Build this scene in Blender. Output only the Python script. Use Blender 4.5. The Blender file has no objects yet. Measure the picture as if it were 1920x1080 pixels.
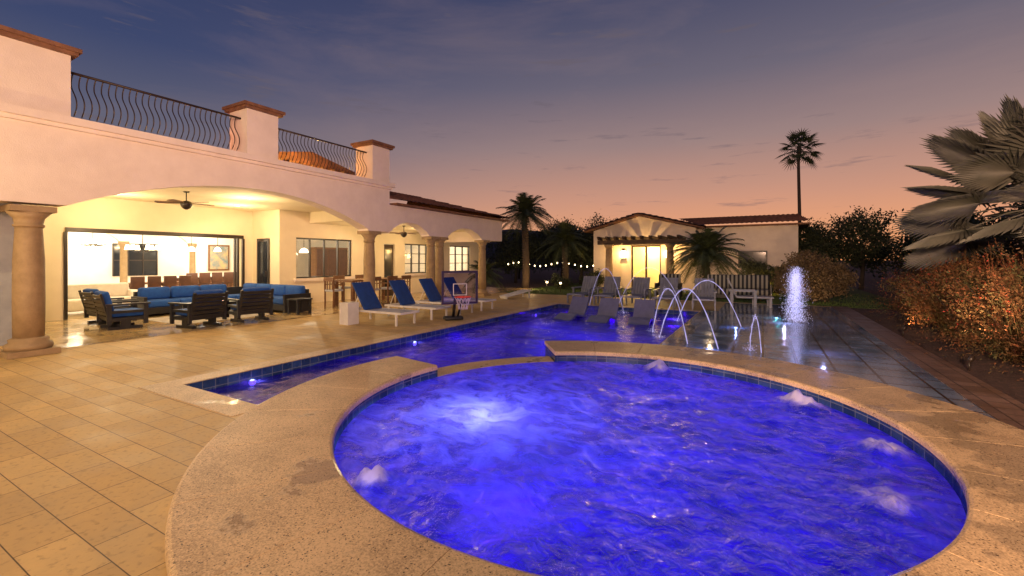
import bpy, bmesh, math, random
from mathutils import Vector, Matrix, noise as mn
R=math.radians; PI=math.pi; sin=math.sin; cos=math.cos
random.seed(7); rnd=random.random; U=random.uniform
sc=bpy.context.scene; col=sc.collection
sc.view_settings.view_transform='Standard'; sc.view_settings.look='None'; sc.view_settings.exposure=0; sc.view_settings.gamma=1
def S(r,g,b):
    f=lambda v:(v/255)/12.92 if v/255<=.04045 else ((v/255+.055)/1.055)**2.4
    return (f(r),f(g),f(b),1)
# ---------------------------------------------------------------- materials
def nt_new(name):
    m=bpy.data.materials.new(name); m.use_nodes=True; n=m.node_tree; n.nodes.clear()
    out=n.nodes.new('ShaderNodeOutputMaterial'); return m,n,out
def N(n,t,**k):
    x=n.nodes.new(t)
    for a,b in k.items():
        if a in x.inputs: x.inputs[a].default_value=b
        else: setattr(x,a,b)
    return x
def mat(name,c1,c2=None,scale=6,rough=.6,bump=0,bscale=None,metal=0,emit=0,ecol=None,stretch=None,trl=0):
    m,n,out=nt_new(name); L=n.links.new
    p=N(n,'ShaderNodeBsdfPrincipled',Roughness=rough,Metallic=metal)
    tc=N(n,'ShaderNodeTexCoord'); mp=N(n,'ShaderNodeMapping'); L(tc.outputs['Object'],mp.inputs[0])
    if stretch: mp.inputs['Scale'].default_value=stretch
    c1=(*c1[:3],1); c2=(*c2[:3],1) if c2 else tuple(min(1,v*.72) for v in c1[:3])+(1,)
    no=N(n,'ShaderNodeTexNoise',Scale=scale,Detail=7,Roughness=.62); L(mp.outputs[0],no.inputs['Vector'])
    r=N(n,'ShaderNodeValToRGB'); r.color_ramp.elements[0].position=.35; r.color_ramp.elements[1].position=.68
    r.color_ramp.elements[0].color=c2; r.color_ramp.elements[1].color=c1
    L(no.outputs[0],r.inputs[0]); L(r.outputs[0],p.inputs['Base Color'])
    if bump:
        nb=N(n,'ShaderNodeTexNoise',Scale=bscale or scale*4,Detail=5); L(mp.outputs[0],nb.inputs['Vector'])
        b=N(n,'ShaderNodeBump',Strength=bump,Distance=.02); L(nb.outputs[0],b.inputs['Height']); L(b.outputs[0],p.inputs['Normal'])
    if emit: p.inputs['Emission Color'].default_value=(*(ecol or c1)[:3],1); p.inputs['Emission Strength'].default_value=emit
    if trl:
        t=N(n,'ShaderNodeBsdfTranslucent'); L(r.outputs[0],t.inputs[0]); mx=N(n,'ShaderNodeMixShader',Fac=trl)
        L(p.outputs[0],mx.inputs[1]); L(t.outputs[0],mx.inputs[2]); L(mx.outputs[0],out.inputs[0])
    else: L(p.outputs[0],out.inputs[0])
    return m
def tilemat(name,ca,cb,mortar,w,h,rough=(.35,.6),ms=.008,spots=.5,offset=.5,bump=.35,uv=None,grain=38):
    m,n,out=nt_new(name); L=n.links.new
    p=N(n,'ShaderNodeBsdfPrincipled'); tc=N(n,'ShaderNodeTexCoord'); vec=tc.outputs['Object']
    if uv:
        sx=N(n,'ShaderNodeSeparateXYZ'); L(vec,sx.inputs[0]); cb_=N(n,'ShaderNodeCombineXYZ')
        if uv=='wall':
            a=N(n,'ShaderNodeMath',operation='ADD'); L(sx.outputs[0],a.inputs[0]); L(sx.outputs[1],a.inputs[1]); L(a.outputs[0],cb_.inputs[0])
        else:
            ax=N(n,'ShaderNodeMath',operation='SUBTRACT'); L(sx.outputs[0],ax.inputs[0]); ax.inputs[1].default_value=-1.42
            ay=N(n,'ShaderNodeMath',operation='SUBTRACT'); L(sx.outputs[1],ay.inputs[0]); ay.inputs[1].default_value=4.48
            at=N(n,'ShaderNodeMath',operation='ARCTAN2'); L(ay.outputs[0],at.inputs[0]); L(ax.outputs[0],at.inputs[1])
            mu0=N(n,'ShaderNodeMath',operation='MULTIPLY'); L(at.outputs[0],mu0.inputs[0]); mu0.inputs[1].default_value=2.65; L(mu0.outputs[0],cb_.inputs[0])
        L(sx.outputs[2],cb_.inputs[1]); vec2=cb_.outputs[0]
    else: vec2=vec
    b=N(n,'ShaderNodeTexBrick'); b.offset=offset; b.inputs['Scale'].default_value=1
    b.inputs['Brick Width'].default_value=w; b.inputs['Row Height'].default_value=h; b.inputs['Mortar Size'].default_value=ms
    b.inputs['Mortar Smooth'].default_value=.3
    b.inputs['Color1'].default_value=ca; b.inputs['Color2'].default_value=cb; b.inputs['Mortar'].default_value=mortar
    L(vec2,b.inputs['Vector'])
    n1=N(n,'ShaderNodeTexNoise',Scale=1.3,Detail=8,Roughness=.7); n2=N(n,'ShaderNodeTexNoise',Scale=grain,Detail=4)
    L(vec,n1.inputs['Vector']); L(vec,n2.inputs['Vector'])
    r1=N(n,'ShaderNodeMapRange'); r1.inputs[1].default_value=.3; r1.inputs[2].default_value=.7; r1.inputs[3].default_value=1-spots; r1.inputs[4].default_value=1.1
    L(n1.outputs[0],r1.inputs[0])
    r2=N(n,'ShaderNodeMapRange'); r2.inputs[1].default_value=.3; r2.inputs[2].default_value=.45; r2.inputs[3].default_value=.7; r2.inputs[4].default_value=1
    L(n2.outputs[0],r2.inputs[0])
    mu=N(n,'ShaderNodeMath',operation='MULTIPLY'); L(r1.outputs[0],mu.inputs[0]); L(r2.outputs[0],mu.inputs[1])
    vm=N(n,'ShaderNodeVectorMath',operation='SCALE'); L(b.outputs['Color'],vm.inputs[0]); L(mu.outputs[0],vm.inputs['Scale'])
    L(vm.outputs[0],p.inputs['Base Color'])
    rr=N(n,'ShaderNodeMapRange'); rr.inputs[1].default_value=.35; rr.inputs[2].default_value=.65; rr.inputs[3].default_value=rough[0]; rr.inputs[4].default_value=rough[1]
    L(n1.outputs[0],rr.inputs[0]); L(rr.outputs[0],p.inputs['Roughness'])
    ad=N(n,'ShaderNodeMath',operation='MULTIPLY_ADD'); ad.inputs[1].default_value=-1.0; L(b.outputs['Fac'],ad.inputs[0]); 
    m3=N(n,'ShaderNodeMath',operation='MULTIPLY'); m3.inputs[1].default_value=.25; L(n2.outputs[0],m3.inputs[0]); L(m3.outputs[0],ad.inputs[2])
    bp=N(n,'ShaderNodeBump',Strength=bump,Distance=.01); L(ad.outputs[0],bp.inputs['Height']); L(bp.outputs[0],p.inputs['Normal'])
    L(p.outputs[0],out.inputs[0]); return m
def stonemat(name,c1,c2,dark,pit=60,rough=.5):
    m,n,out=nt_new(name); L=n.links.new
    p=N(n,'ShaderNodeBsdfPrincipled'); tc=N(n,'ShaderNodeTexCoord')
    a=N(n,'ShaderNodeTexNoise',Scale=2.2,Detail=8,Roughness=.65); v=N(n,'ShaderNodeTexVoronoi',Scale=pit); w=N(n,'ShaderNodeTexNoise',Scale=1.6,Detail=6,Roughness=.6)
    pn=N(n,'ShaderNodeTexNoise',Scale=40,Detail=4); fg=N(n,'ShaderNodeTexNoise',Scale=95,Detail=3)
    for x in (a,v,w,pn,fg): L(tc.outputs['Object'],x.inputs['Vector'])
    r=N(n,'ShaderNodeValToRGB'); r.color_ramp.elements[0].position=.38; r.color_ramp.elements[1].position=.58; r.color_ramp.elements[0].color=c2; r.color_ramp.elements[1].color=c1
    ma=N(n,'ShaderNodeMix',data_type='FLOAT'); ma.inputs[0].default_value=.6; L(a.outputs[0],ma.inputs[2]); L(fg.outputs[0],ma.inputs[3]); L(ma.outputs[0],r.inputs[0])
    th=N(n,'ShaderNodeMapRange'); th.inputs[1].default_value=.45; th.inputs[2].default_value=.7; th.inputs[3].default_value=.1; th.inputs[4].default_value=.38; L(pn.outputs[0],th.inputs[0])
    df=N(n,'ShaderNodeMath',operation='SUBTRACT'); L(v.outputs['Distance'],df.inputs[0]); L(th.outputs[0],df.inputs[1])
    pr=N(n,'ShaderNodeMapRange'); pr.inputs[1].default_value=-.04; pr.inputs[2].default_value=.08; L(df.outputs[0],pr.inputs[0])
    mx=N(n,'ShaderNodeMix',data_type='RGBA'); L(pr.outputs[0],mx.inputs[0]); mx.inputs[6].default_value=dark; L(r.outputs[0],mx.inputs[7])
    sx=N(n,'ShaderNodeSeparateXYZ'); L(tc.outputs['Object'],sx.inputs[0])
    gx=N(n,'ShaderNodeMapRange'); gx.inputs[1].default_value=-5.0; gx.inputs[2].default_value=1.5; gx.inputs[3].default_value=-.03; gx.inputs[4].default_value=.15; L(sx.outputs[0],gx.inputs[0])
    wa=N(n,'ShaderNodeMath',operation='ADD'); L(w.outputs[0],wa.inputs[0]); L(gx.outputs[0],wa.inputs[1])
    wr=N(n,'ShaderNodeMapRange'); wr.inputs[1].default_value=.62; wr.inputs[2].default_value=.67; wr.inputs[3].default_value=0; wr.inputs[4].default_value=1
    L(wa.outputs[0],wr.inputs[0])
    m2=N(n,'ShaderNodeMix',data_type='RGBA',blend_type='MULTIPLY'); L(wr.outputs[0],m2.inputs[0]); L(mx.outputs[2],m2.inputs[6]); m2.inputs[7].default_value=(.68,.7,.76,1)
    L(m2.outputs[2],p.inputs['Base Color'])
    r3=N(n,'ShaderNodeMapRange'); r3.inputs[3].default_value=rough; r3.inputs[4].default_value=.18; L(wr.outputs[0],r3.inputs[0]); L(r3.outputs[0],p.inputs['Roughness'])
    bp=N(n,'ShaderNodeBump',Strength=.4,Distance=.004); L(pr.outputs[0],bp.inputs['Height']); L(bp.outputs[0],p.inputs['Normal'])
    L(p.outputs[0],out.inputs[0]); return m
def watermat(name,tint,glow,em,trans,wscale,wdist,foam=False,refl=1,rough=.06,ss=.95,hi=(.16,.1,1,1),hip=.72):
    m,n,out=nt_new(name); L=n.links.new
    tc=N(n,'ShaderNodeTexCoord')
    a=N(n,'ShaderNodeTexNoise',Scale=wscale,Detail=4,Roughness=.55,Distortion=.6); L(tc.outputs['Object'],a.inputs['Vector'])
    bp=N(n,'ShaderNodeBump',Strength=1,Distance=wdist); L(a.outputs[0],bp.inputs['Height'])
    tr=N(n,'ShaderNodeBsdfTransparent'); tr.inputs[0].default_value=tint
    tl=N(n,'ShaderNodeBsdfTranslucent'); gl=N(n,'ShaderNodeBsdfGlossy',Roughness=rough); gl.inputs['Color'].default_value=(1,1,1,1)
    L(bp.outputs[0],gl.inputs['Normal'])
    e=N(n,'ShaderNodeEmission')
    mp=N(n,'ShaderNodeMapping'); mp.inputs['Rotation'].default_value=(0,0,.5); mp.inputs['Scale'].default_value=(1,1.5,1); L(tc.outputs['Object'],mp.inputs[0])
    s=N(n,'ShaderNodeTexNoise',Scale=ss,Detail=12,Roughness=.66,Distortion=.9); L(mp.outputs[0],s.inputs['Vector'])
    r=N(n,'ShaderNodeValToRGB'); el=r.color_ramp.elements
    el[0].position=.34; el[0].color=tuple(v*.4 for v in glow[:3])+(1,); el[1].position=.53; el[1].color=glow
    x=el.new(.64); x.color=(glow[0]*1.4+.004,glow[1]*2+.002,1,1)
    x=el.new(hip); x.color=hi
    L(s.outputs[0],r.inputs[0]); L(r.outputs[0],e.inputs[0]); e.inputs[1].default_value=em  # streaky emission paints underwater light scattered in the water into its colour
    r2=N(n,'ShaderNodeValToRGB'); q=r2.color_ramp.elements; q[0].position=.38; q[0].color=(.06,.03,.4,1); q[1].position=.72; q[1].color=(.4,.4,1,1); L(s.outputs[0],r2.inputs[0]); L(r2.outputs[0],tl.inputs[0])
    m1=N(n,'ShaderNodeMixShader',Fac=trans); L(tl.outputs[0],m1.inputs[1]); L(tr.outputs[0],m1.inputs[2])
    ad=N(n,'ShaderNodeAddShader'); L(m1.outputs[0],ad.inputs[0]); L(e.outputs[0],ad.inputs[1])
    fr=N(n,'ShaderNodeFresnel',IOR=1.33); L(bp.outputs[0],fr.inputs['Normal'])
    fm_=N(n,'ShaderNodeMath',operation='MULTIPLY'); fm_.inputs[1].default_value=refl; L(fr.outputs[0],fm_.inputs[0])
    m2=N(n,'ShaderNodeMixShader'); L(fm_.outputs[0],m2.inputs[0]); L(ad.outputs[0],m2.inputs[1]); L(gl.outputs[0],m2.inputs[2])
    last=m2
    if foam:
        at=N(n,'ShaderNodeAttribute',attribute_name='foam'); fn=N(n,'ShaderNodeTexNoise',Scale=10,Detail=10,Roughness=.72,Distortion=.5); L(tc.outputs['Object'],fn.inputs['Vector'])
        mm=N(n,'ShaderNodeMath',operation='MULTIPLY'); L(at.outputs['Fac'],mm.inputs[0]); L(fn.outputs[0],mm.inputs[1])
        mr=N(n,'ShaderNodeMapRange'); mr.inputs[1].default_value=.18; mr.inputs[2].default_value=.56; L(mm.outputs[0],mr.inputs[0]); mr.inputs[4].default_value=.92
        fd=N(n,'ShaderNodeBsdfDiffuse'); fd.inputs[0].default_value=(.9,.87,.95,1); ft=N(n,'ShaderNodeBsdfTranslucent'); ft.inputs[0].default_value=(.8,.75,1,1)
        fm=N(n,'ShaderNodeMixShader',Fac=.5); L(fd.outputs[0],fm.inputs[1]); L(ft.outputs[0],fm.inputs[2])
        m3=N(n,'ShaderNodeMixShader'); L(mr.outputs[0],m3.inputs[0]); L(m2.outputs[0],m3.inputs[1]); L(fm.outputs[0],m3.inputs[2]); last=m3
    L(last.outputs[0],out.inputs[0]); return m
def glowmat(name,c,s):
    m,n,out=nt_new(name); e=N(n,'ShaderNodeEmission'); e.inputs[0].default_value=(*c[:3],1); e.inputs[1].default_value=s; n.links.new(e.outputs[0],out.inputs[0]); return m
def glassmat(name,f=.12,c=(1,1,1,1)):
    m,n,out=nt_new(name); L=n.links.new; t=N(n,'ShaderNodeBsdfTransparent'); t.inputs[0].default_value=c; g=N(n,'ShaderNodeBsdfGlossy',Roughness=.02); x=N(n,'ShaderNodeMixShader',Fac=f)
    L(t.outputs[0],x.inputs[1]); L(g.outputs[0],x.inputs[2]); L(x.outputs[0],out.inputs[0]); return m
def stripemat(name):
    m,n,out=nt_new(name); L=n.links.new; p=N(n,'ShaderNodeBsdfPrincipled',Roughness=.8); tc=N(n,'ShaderNodeTexCoord'); s=N(n,'ShaderNodeSeparateXYZ'); L(tc.outputs['Object'],s.inputs[0])
    a=N(n,'ShaderNodeMath',operation='MULTIPLY'); a.inputs[1].default_value=6.5; L(s.outputs[0],a.inputs[0]); f=N(n,'ShaderNodeMath',operation='FRACT'); L(a.outputs[0],f.inputs[0])
    g=N(n,'ShaderNodeMath',operation='GREATER_THAN'); g.inputs[1].default_value=.5; L(f.outputs[0],g.inputs[0])
    x=N(n,'ShaderNodeMix',data_type='RGBA'); L(g.outputs[0],x.inputs[0]); x.inputs[6].default_value=(.012,.015,.025,1); x.inputs[7].default_value=(.26,.25,.22,1)
    L(x.outputs[2],p.inputs['Base Color']); L(p.outputs[0],out.inputs[0]); return m
M={}
M['stucco']=mat('stucco',(.8,.69,.59),(.72,.61,.52),2.5,.85,.25,60)
M['stucco_in']=mat('cream_plaster',(.82,.72,.52),(.77,.67,.48),2,.8,.1,50)
M['white_in']=mat('white_plaster',(.88,.85,.79),(.82,.79,.73),2,.8)
M['greywall']=mat('grey_plaster',(.35,.37,.4),(.28,.3,.33),3,.8)
M['column']=mat('carved_stone',(.36,.25,.13),(.28,.19,.095),6,.7,.35,40)
M['trim']=mat('terracotta_cap',(.24,.11,.055),(.14,.06,.03),6,.7,.3)
M['rooftile']=mat('clay_tile',(.24,.1,.06),(.1,.045,.03),4,.75,.3)
M['iron']=mat('black_iron',(.05,.03,.022),None,5,.45,metal=.3)
M['black']=mat('black_wood',(.02,.02,.022),(.012,.012,.013),5,.45)
M['bronze']=mat('bronze_frame',(.03,.02,.014),None,5,.4)
M['blue']=mat('blue_fabric',(.008,.08,.34),(.006,.055,.26),9,.85,.3,160)
M['navy']=mat('blue_sling',(.01,.055,.24),(.007,.04,.17),9,.8,.2,160)
M['white']=mat('white_paint',(.66,.64,.62),(.56,.54,.52),5,.4)
M['greyfab']=mat('grey_sling',(.4,.42,.48),(.33,.35,.4),6,.7)
M['resin']=mat('grey_resin',(.22,.23,.28),(.16,.17,.22),5,.4)
M['resinblue']=mat('blue_grey_resin',(.16,.165,.27),(.12,.125,.21),5,.3)
M['wood']=mat('brown_wood',(.22,.11,.05),(.12,.055,.025),5,.5,.2,stretch=(1,1,8))
M['darkwood']=mat('dark_beam',(.07,.04,.025),(.035,.02,.012),5,.7,.3)
M['deck']=tilemat('paver',S(204,172,112),S(186,154,98),S(84,64,36),.5,.25,(.45,.72),.0036,.28,bump=.3,grain=26)
M['travertine']=tilemat('travertine',S(210,186,138),S(180,152,106),S(120,95,65),.62,.62,(.07,.2),.004,.35,0,bump=.05)
M['pad']=tilemat('wet_tile',(.19,.29,.42,1),(.12,.19,.31,1),(.006,.008,.014,1),.46,.46,(.015,.2),.018,.6,0,bump=.22)
M['border']=tilemat('brown_paver',(.24,.15,.11,1),(.16,.1,.075,1),(.03,.02,.015,1),.24,.24,(.3,.6),.008,.5,0)
M['coping']=stonemat('shell_stone',S(212,182,138),S(158,132,98),S(74,58,40),66)
M['mosaic']=tilemat('glass_mosaic',(.03,.07,.2,1),(.012,.03,.1,1),(.12,.15,.2,1),.16,.11,(.08,.3),.006,.6,0,uv='wall')
M['mosaic_ring']=tilemat('glass_mosaic_round',(.04,.09,.22,1),(.012,.03,.1,1),(.14,.17,.22,1),.16,.11,(.08,.3),.006,.6,0,uv='ring')
M['plaster']=mat('pool_plaster',(.24,.2,.55),(.16,.14,.42),2,.6)
M['lawn']=mat('lawn_grass',(.07,.12,.02),(.04,.075,.014),30,.9,.8,200)
M['mulch']=mat('mulch',(.1,.05,.036),(.035,.02,.016),14,.95,1,60)
M['hillrock']=mat('hill_rock',(.06,.05,.055),(.035,.03,.036),.2,.95)
M['palmgreen']=mat('palm_leaf',(.085,.11,.045),(.04,.056,.022),3,.55)
M['silver']=mat('silver_leaf',(.19,.18,.15),(.09,.092,.072),2,.5,trl=.15)
M['leafdark']=mat('dark_foliage',(.07,.085,.035),(.025,.035,.016),2,.7,trl=.15)
M['leafmid']=mat('olive_foliage',(.17,.11,.055),(.09,.065,.03),2.5,.7)
M['leafrust']=mat('rust_foliage',(.25,.065,.025),(.06,.085,.028),2.2,.85,trl=.2)
M['flower']=mat('red_petals',(.5,.05,.02),(.4,.03,.02),5,.6)
M['trunk']=mat('palm_bark',(.12,.085,.06),(.06,.042,.03),8,.9,.8,stretch=(1,1,4))
M['bark']=mat('bark',(.06,.045,.035),None,8,.9,.6)
M['glass']=glassmat('window_glass',.08)
M['darkglass']=mat('dark_glass',(.02,.025,.035),None,3,.08)
M['bulb']=glowmat('warm_bulb',(1,.74,.38),12)
M['bulb2']=glowmat('warm_shade',(1,.8,.5),6)
M['blueled']=glowmat('blue_led',(.35,.45,1),4)
M['stripe']=stripemat('striped_canvas')
M['rug']=mat('rug',(.5,.46,.42),(.28,.26,.25),12,.95)
M['red']=mat('orange_rim',(.7,.06,.04),None,4,.4)
M['net']=mat('net_cord',(.8,.7,.8),None,4,.7)
M['board']=glassmat('clear_board',.08,(.8,.78,1,1))
M['purple']=mat('dark_frame',(.03,.015,.06),None,4,.4)
M['sofawhite']=mat('ivory_upholstery',(.75,.7,.6),(.68,.62,.52),6,.9)
M['brownlea']=mat('brown_leather',(.09,.035,.02),None,6,.5)
M['art']=mat('painting',(.55,.4,.2),(.12,.2,.25),3,.6)
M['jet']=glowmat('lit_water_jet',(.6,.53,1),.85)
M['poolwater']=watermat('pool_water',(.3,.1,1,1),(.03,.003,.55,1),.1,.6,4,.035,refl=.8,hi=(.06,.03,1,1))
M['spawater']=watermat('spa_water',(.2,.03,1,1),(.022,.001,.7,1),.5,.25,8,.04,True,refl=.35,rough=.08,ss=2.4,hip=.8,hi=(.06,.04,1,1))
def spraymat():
    m,n,out=nt_new('spray'); L=n.links.new; d=N(n,'ShaderNodeBsdfTranslucent'); d.inputs[0].default_value=(.85,.85,1,1); e=N(n,'ShaderNodeEmission'); e.inputs[0].default_value=(.72,.7,1,1); e.inputs[1].default_value=.32  # weak emission put into the spray so the droplets glow
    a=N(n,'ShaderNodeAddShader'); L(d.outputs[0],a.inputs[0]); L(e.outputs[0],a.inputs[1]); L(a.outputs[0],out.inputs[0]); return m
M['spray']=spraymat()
# ---------------------------------------------------------------- mesh builder
class MB:
    def __init__(s): s.v=[]; s.f=[]; s.sm=[]
    def add(s,v,f,sm=False):
        o=len(s.v); s.v+=[tuple(p) for p in v]; s.f+=[[i+o for i in q] for q in f]; s.sm+=[sm]*len(f); return s
    def box(s,a,b,T=None):
        x0,y0,z0=a; x1,y1,z1=b
        v=[(x0,y0,z0),(x1,y0,z0),(x1,y1,z0),(x0,y1,z0),(x0,y0,z1),(x1,y0,z1),(x1,y1,z1),(x0,y1,z1)]
        if T: v=[T@Vector(p) for p in v]
        return s.add(v,[(0,3,2,1),(4,5,6,7),(0,1,5,4),(1,2,6,5),(2,3,7,6),(3,0,4,7)])
    def cbox(s,a,b,r=.03,T=None):
        bm=bmesh.new(); bmesh.ops.create_cube(bm,size=1)
        for v in bm.verts: v.co=Vector([(a[i]+b[i])/2+v.co[i]*(b[i]-a[i]) for i in range(3)])
        bmesh.ops.bevel(bm,geom=bm.edges[:],offset=r,segments=3,affect='EDGES',profile=.5)
        bm.verts.index_update(); v=[(T@x.co if T else x.co.copy()) for x in bm.verts]; f=[[q.index for q in k.verts] for k in bm.faces]; bm.free(); return s.add(v,f,True)
    def tube(s,P,r,n=8,cap=True):
        P=[Vector(p) for p in P]; rs=r if isinstance(r,(list,tuple)) else [r]*len(P); v=[]
        for i,p in enumerate(P):
            d=(P[min(i+1,len(P)-1)]-P[max(i-1,0)]).normalized(); a=Vector((0,0,1)) if abs(d.z)<.9 else Vector((1,0,0))
            u=d.cross(a).normalized(); w=d.cross(u)
            for k in range(n): t=2*PI*k/n; v.append(p+(u*cos(t)+w*sin(t))*rs[i])
        f=[(i*n+k,i*n+(k+1)%n,(i+1)*n+(k+1)%n,(i+1)*n+k) for i in range(len(P)-1) for k in range(n)]
        if cap: f+=[list(range(n))[::-1],[(len(P)-1)*n+k for k in range(n)]]
        return s.add(v,f,True)
    def lathe(s,prof,c=(0,0,0),n=24):
        v=[(c[0]+r*cos(2*PI*k/n),c[1]+r*sin(2*PI*k/n),c[2]+z) for r,z in prof for k in range(n)]
        f=[(i*n+k,i*n+(k+1)%n,(i+1)*n+(k+1)%n,(i+1)*n+k) for i in range(len(prof)-1) for k in range(n)]
        f+=[list(range(n))[::-1],[(len(prof)-1)*n+k for k in range(n)]]
        return s.add(v,f,True)
    def prism(s,out,axis,a,b):
        g={'x':lambda p,t:(t,p[0],p[1]),'y':lambda p,t:(p[0],t,p[1]),'z':lambda p,t:(p[0],p[1],t)}[axis]
        n=len(out); v=[g(p,a) for p in out]+[g(p,b) for p in out]
        f=[list(range(n)),list(range(n,2*n))[::-1]]+[(i,(i+1)%n,n+(i+1)%n,n+i) for i in range(n)]
        return s.add(v,f)
    def build(s,name,m,parent=None,world=True,fix=True,**k):
        me=bpy.data.meshes.new(name); me.from_pydata(s.v,[],s.f); me.polygons.foreach_set('use_smooth',s.sm)
        if fix and len(s.f)<6000:
            bm=bmesh.new(); bm.from_mesh(me); bmesh.ops.recalc_face_normals(bm,faces=bm.faces[:]); bm.to_mesh(me); bm.free()
        me.materials.append(M[m]); me.update()
        o=bpy.data.objects.new(name,me); col.objects.link(o)
        if parent:
            o.parent=parent
            if world and parent.parent is None: o.location=-parent.location
        for a,b in k.items(): o[a]=b
        return o
def thing(name,label,cat,loc=(0,0,0),rz=0,group=None):
    o=bpy.data.objects.new(name,None); col.objects.link(o); o.location=loc; o.rotation_euler=(0,0,rz); o.empty_display_size=.2
    o['label']=label; o['category']=cat
    if group: o['group']=group
    return o
def tag(o,label,cat,group=None,kind=None):
    o['label']=label; o['category']=cat
    if group: o['group']=group
    if kind: o['kind']=kind
    return o
def dup(root,loc,rz,label=None):
    r=root.copy(); col.objects.link(r); r.location=loc; r.rotation_euler=(0,0,rz)
    if label: r['label']=label
    for ch in list(root.children):
        c=ch.copy(); col.objects.link(c); c.parent=r
        for g in ch.children: d=g.copy(); col.objects.link(d); d.parent=c
    return r
LK=.8
def light(kind,loc,e,c=(1,.72,.4),size=.1,rot=None,**k):
    l=bpy.data.lights.new('lamp_or_fill',kind); l.energy=e*(LK if c[0]>.9 else .9); l.color=c
    if kind=='AREA': l.size=size
    else: l.shadow_soft_size=0 if (kind=='POINT' and loc[2]>-.3) else size
    for a,b in k.items(): setattr(l,a,b)
    o=bpy.data.objects.new('lamp_or_fill',l); col.objects.link(o); o.location=loc
    if rot: o.rotation_euler=rot
    return o
def aim(o,t): o.rotation_euler=(Vector(t)-o.location).to_track_quat('-Z','Y').to_euler(); return o
ordn=['first','second','third','fourth','fifth','sixth','seventh','eighth']
# ---------------------------------------------------------------- camera
TH=R(29.5)
cam=bpy.data.cameras.new('camera'); co=bpy.data.objects.new('camera',cam); col.objects.link(co); sc.camera=co
co.location=(0,0,1.6); co.rotation_euler=(PI/2,0,TH); cam.sensor_width=36; cam.lens=831/1920*36; cam.shift_y=-53/1920; cam.clip_end=3000; cam.clip_start=.05
# ---------------------------------------------------------------- world
w=bpy.data.worlds.new('World'); sc.world=w; w.use_nodes=True; n=w.node_tree; n.nodes.clear(); L=n.links.new
out=N(n,'ShaderNodeOutputWorld'); bg=N(n,'ShaderNodeBackground'); tc=N(n,'ShaderNodeTexCoord'); sp=N(n,'ShaderNodeSeparateXYZ'); L(tc.outputs['Generated'],sp.inputs[0])
def ramp(st):
    r=N(n,'ShaderNodeValToRGB'); e=r.color_ramp.elements
    e[0].position=st[0][0]; e[0].color=S(*st[0][1]); e[1].position=st[-1][0]; e[1].color=S(*st[-1][1])
    for p,c in st[1:-1]: x=e.new(p); x.color=S(*c)
    L(sp.outputs[2],r.inputs[0]); return r
ra=ramp([(0,(246,160,100)),(.06,(234,162,118)),(.13,(206,150,126)),(.24,(156,130,128)),(.36,(110,103,118)),(.5,(73,76,104)),(.7,(50,56,90))])
rb=ramp([(0,(184,140,114)),(.09,(150,127,118)),(.22,(100,100,118)),(.36,(62,72,108)),(.6,(42,51,90))])
dt=N(n,'ShaderNodeVectorMath',operation='DOT_PRODUCT'); L(tc.outputs['Generated'],dt.inputs[0]); dt.inputs[1].default_value=(.1,.99,0)
mr=N(n,'ShaderNodeMapRange',interpolation_type='SMOOTHSTEP'); mr.inputs[1].default_value=.2; mr.inputs[2].default_value=.98; L(dt.outputs['Value'],mr.inputs[0])
mx=N(n,'ShaderNodeMix',data_type='RGBA'); L(mr.outputs[0],mx.inputs[0]); L(rb.outputs[0],mx.inputs[6]); L(ra.outputs[0],mx.inputs[7])
mp=N(n,'ShaderNodeMapping'); mp.inputs['Scale'].default_value=(1.3,1.3,6); L(tc.outputs['Generated'],mp.inputs[0])
cn=N(n,'ShaderNodeTexNoise',Scale=1.8,Detail=9,Roughness=.6,Distortion=.4); L(mp.outputs[0],cn.inputs['Vector'])
cr=N(n,'ShaderNodeMapRange'); cr.inputs[1].default_value=.46; cr.inputs[2].default_value=.8; cr.inputs[4].default_value=.18; L(cn.outputs[0],cr.inputs[0])
m2=N(n,'ShaderNodeMix',data_type='RGBA'); L(cr.outputs[0],m2.inputs[0]); L(mx.outputs[2],m2.inputs[6]); m2.inputs[7].default_value=S(178,146,136)
mp2=N(n,'ShaderNodeMapping'); mp2.inputs['Scale'].default_value=(3,3,26); mp2.inputs['Location'].default_value=(3,1.2,4); L(tc.outputs['Generated'],mp2.inputs[0])
cn2=N(n,'ShaderNodeTexNoise',Scale=2.1,Detail=8,Roughness=.6); L(mp2.outputs[0],cn2.inputs['Vector'])
cr2=N(n,'ShaderNodeMapRange'); cr2.inputs[1].default_value=.6; cr2.inputs[2].default_value=.72; cr2.inputs[4].default_value=.6; L(cn2.outputs[0],cr2.inputs[0])
m3=N(n,'ShaderNodeMix',data_type='RGBA'); L(cr2.outputs[0],m3.inputs[0]); L(m2.outputs[2],m3.inputs[6]); m3.inputs[7].default_value=S(104,94,104)
L(m3.outputs[2],bg.inputs[0]); bg.inputs[1].default_value=1.0; L(bg.outputs[0],out.inputs[0])
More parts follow.
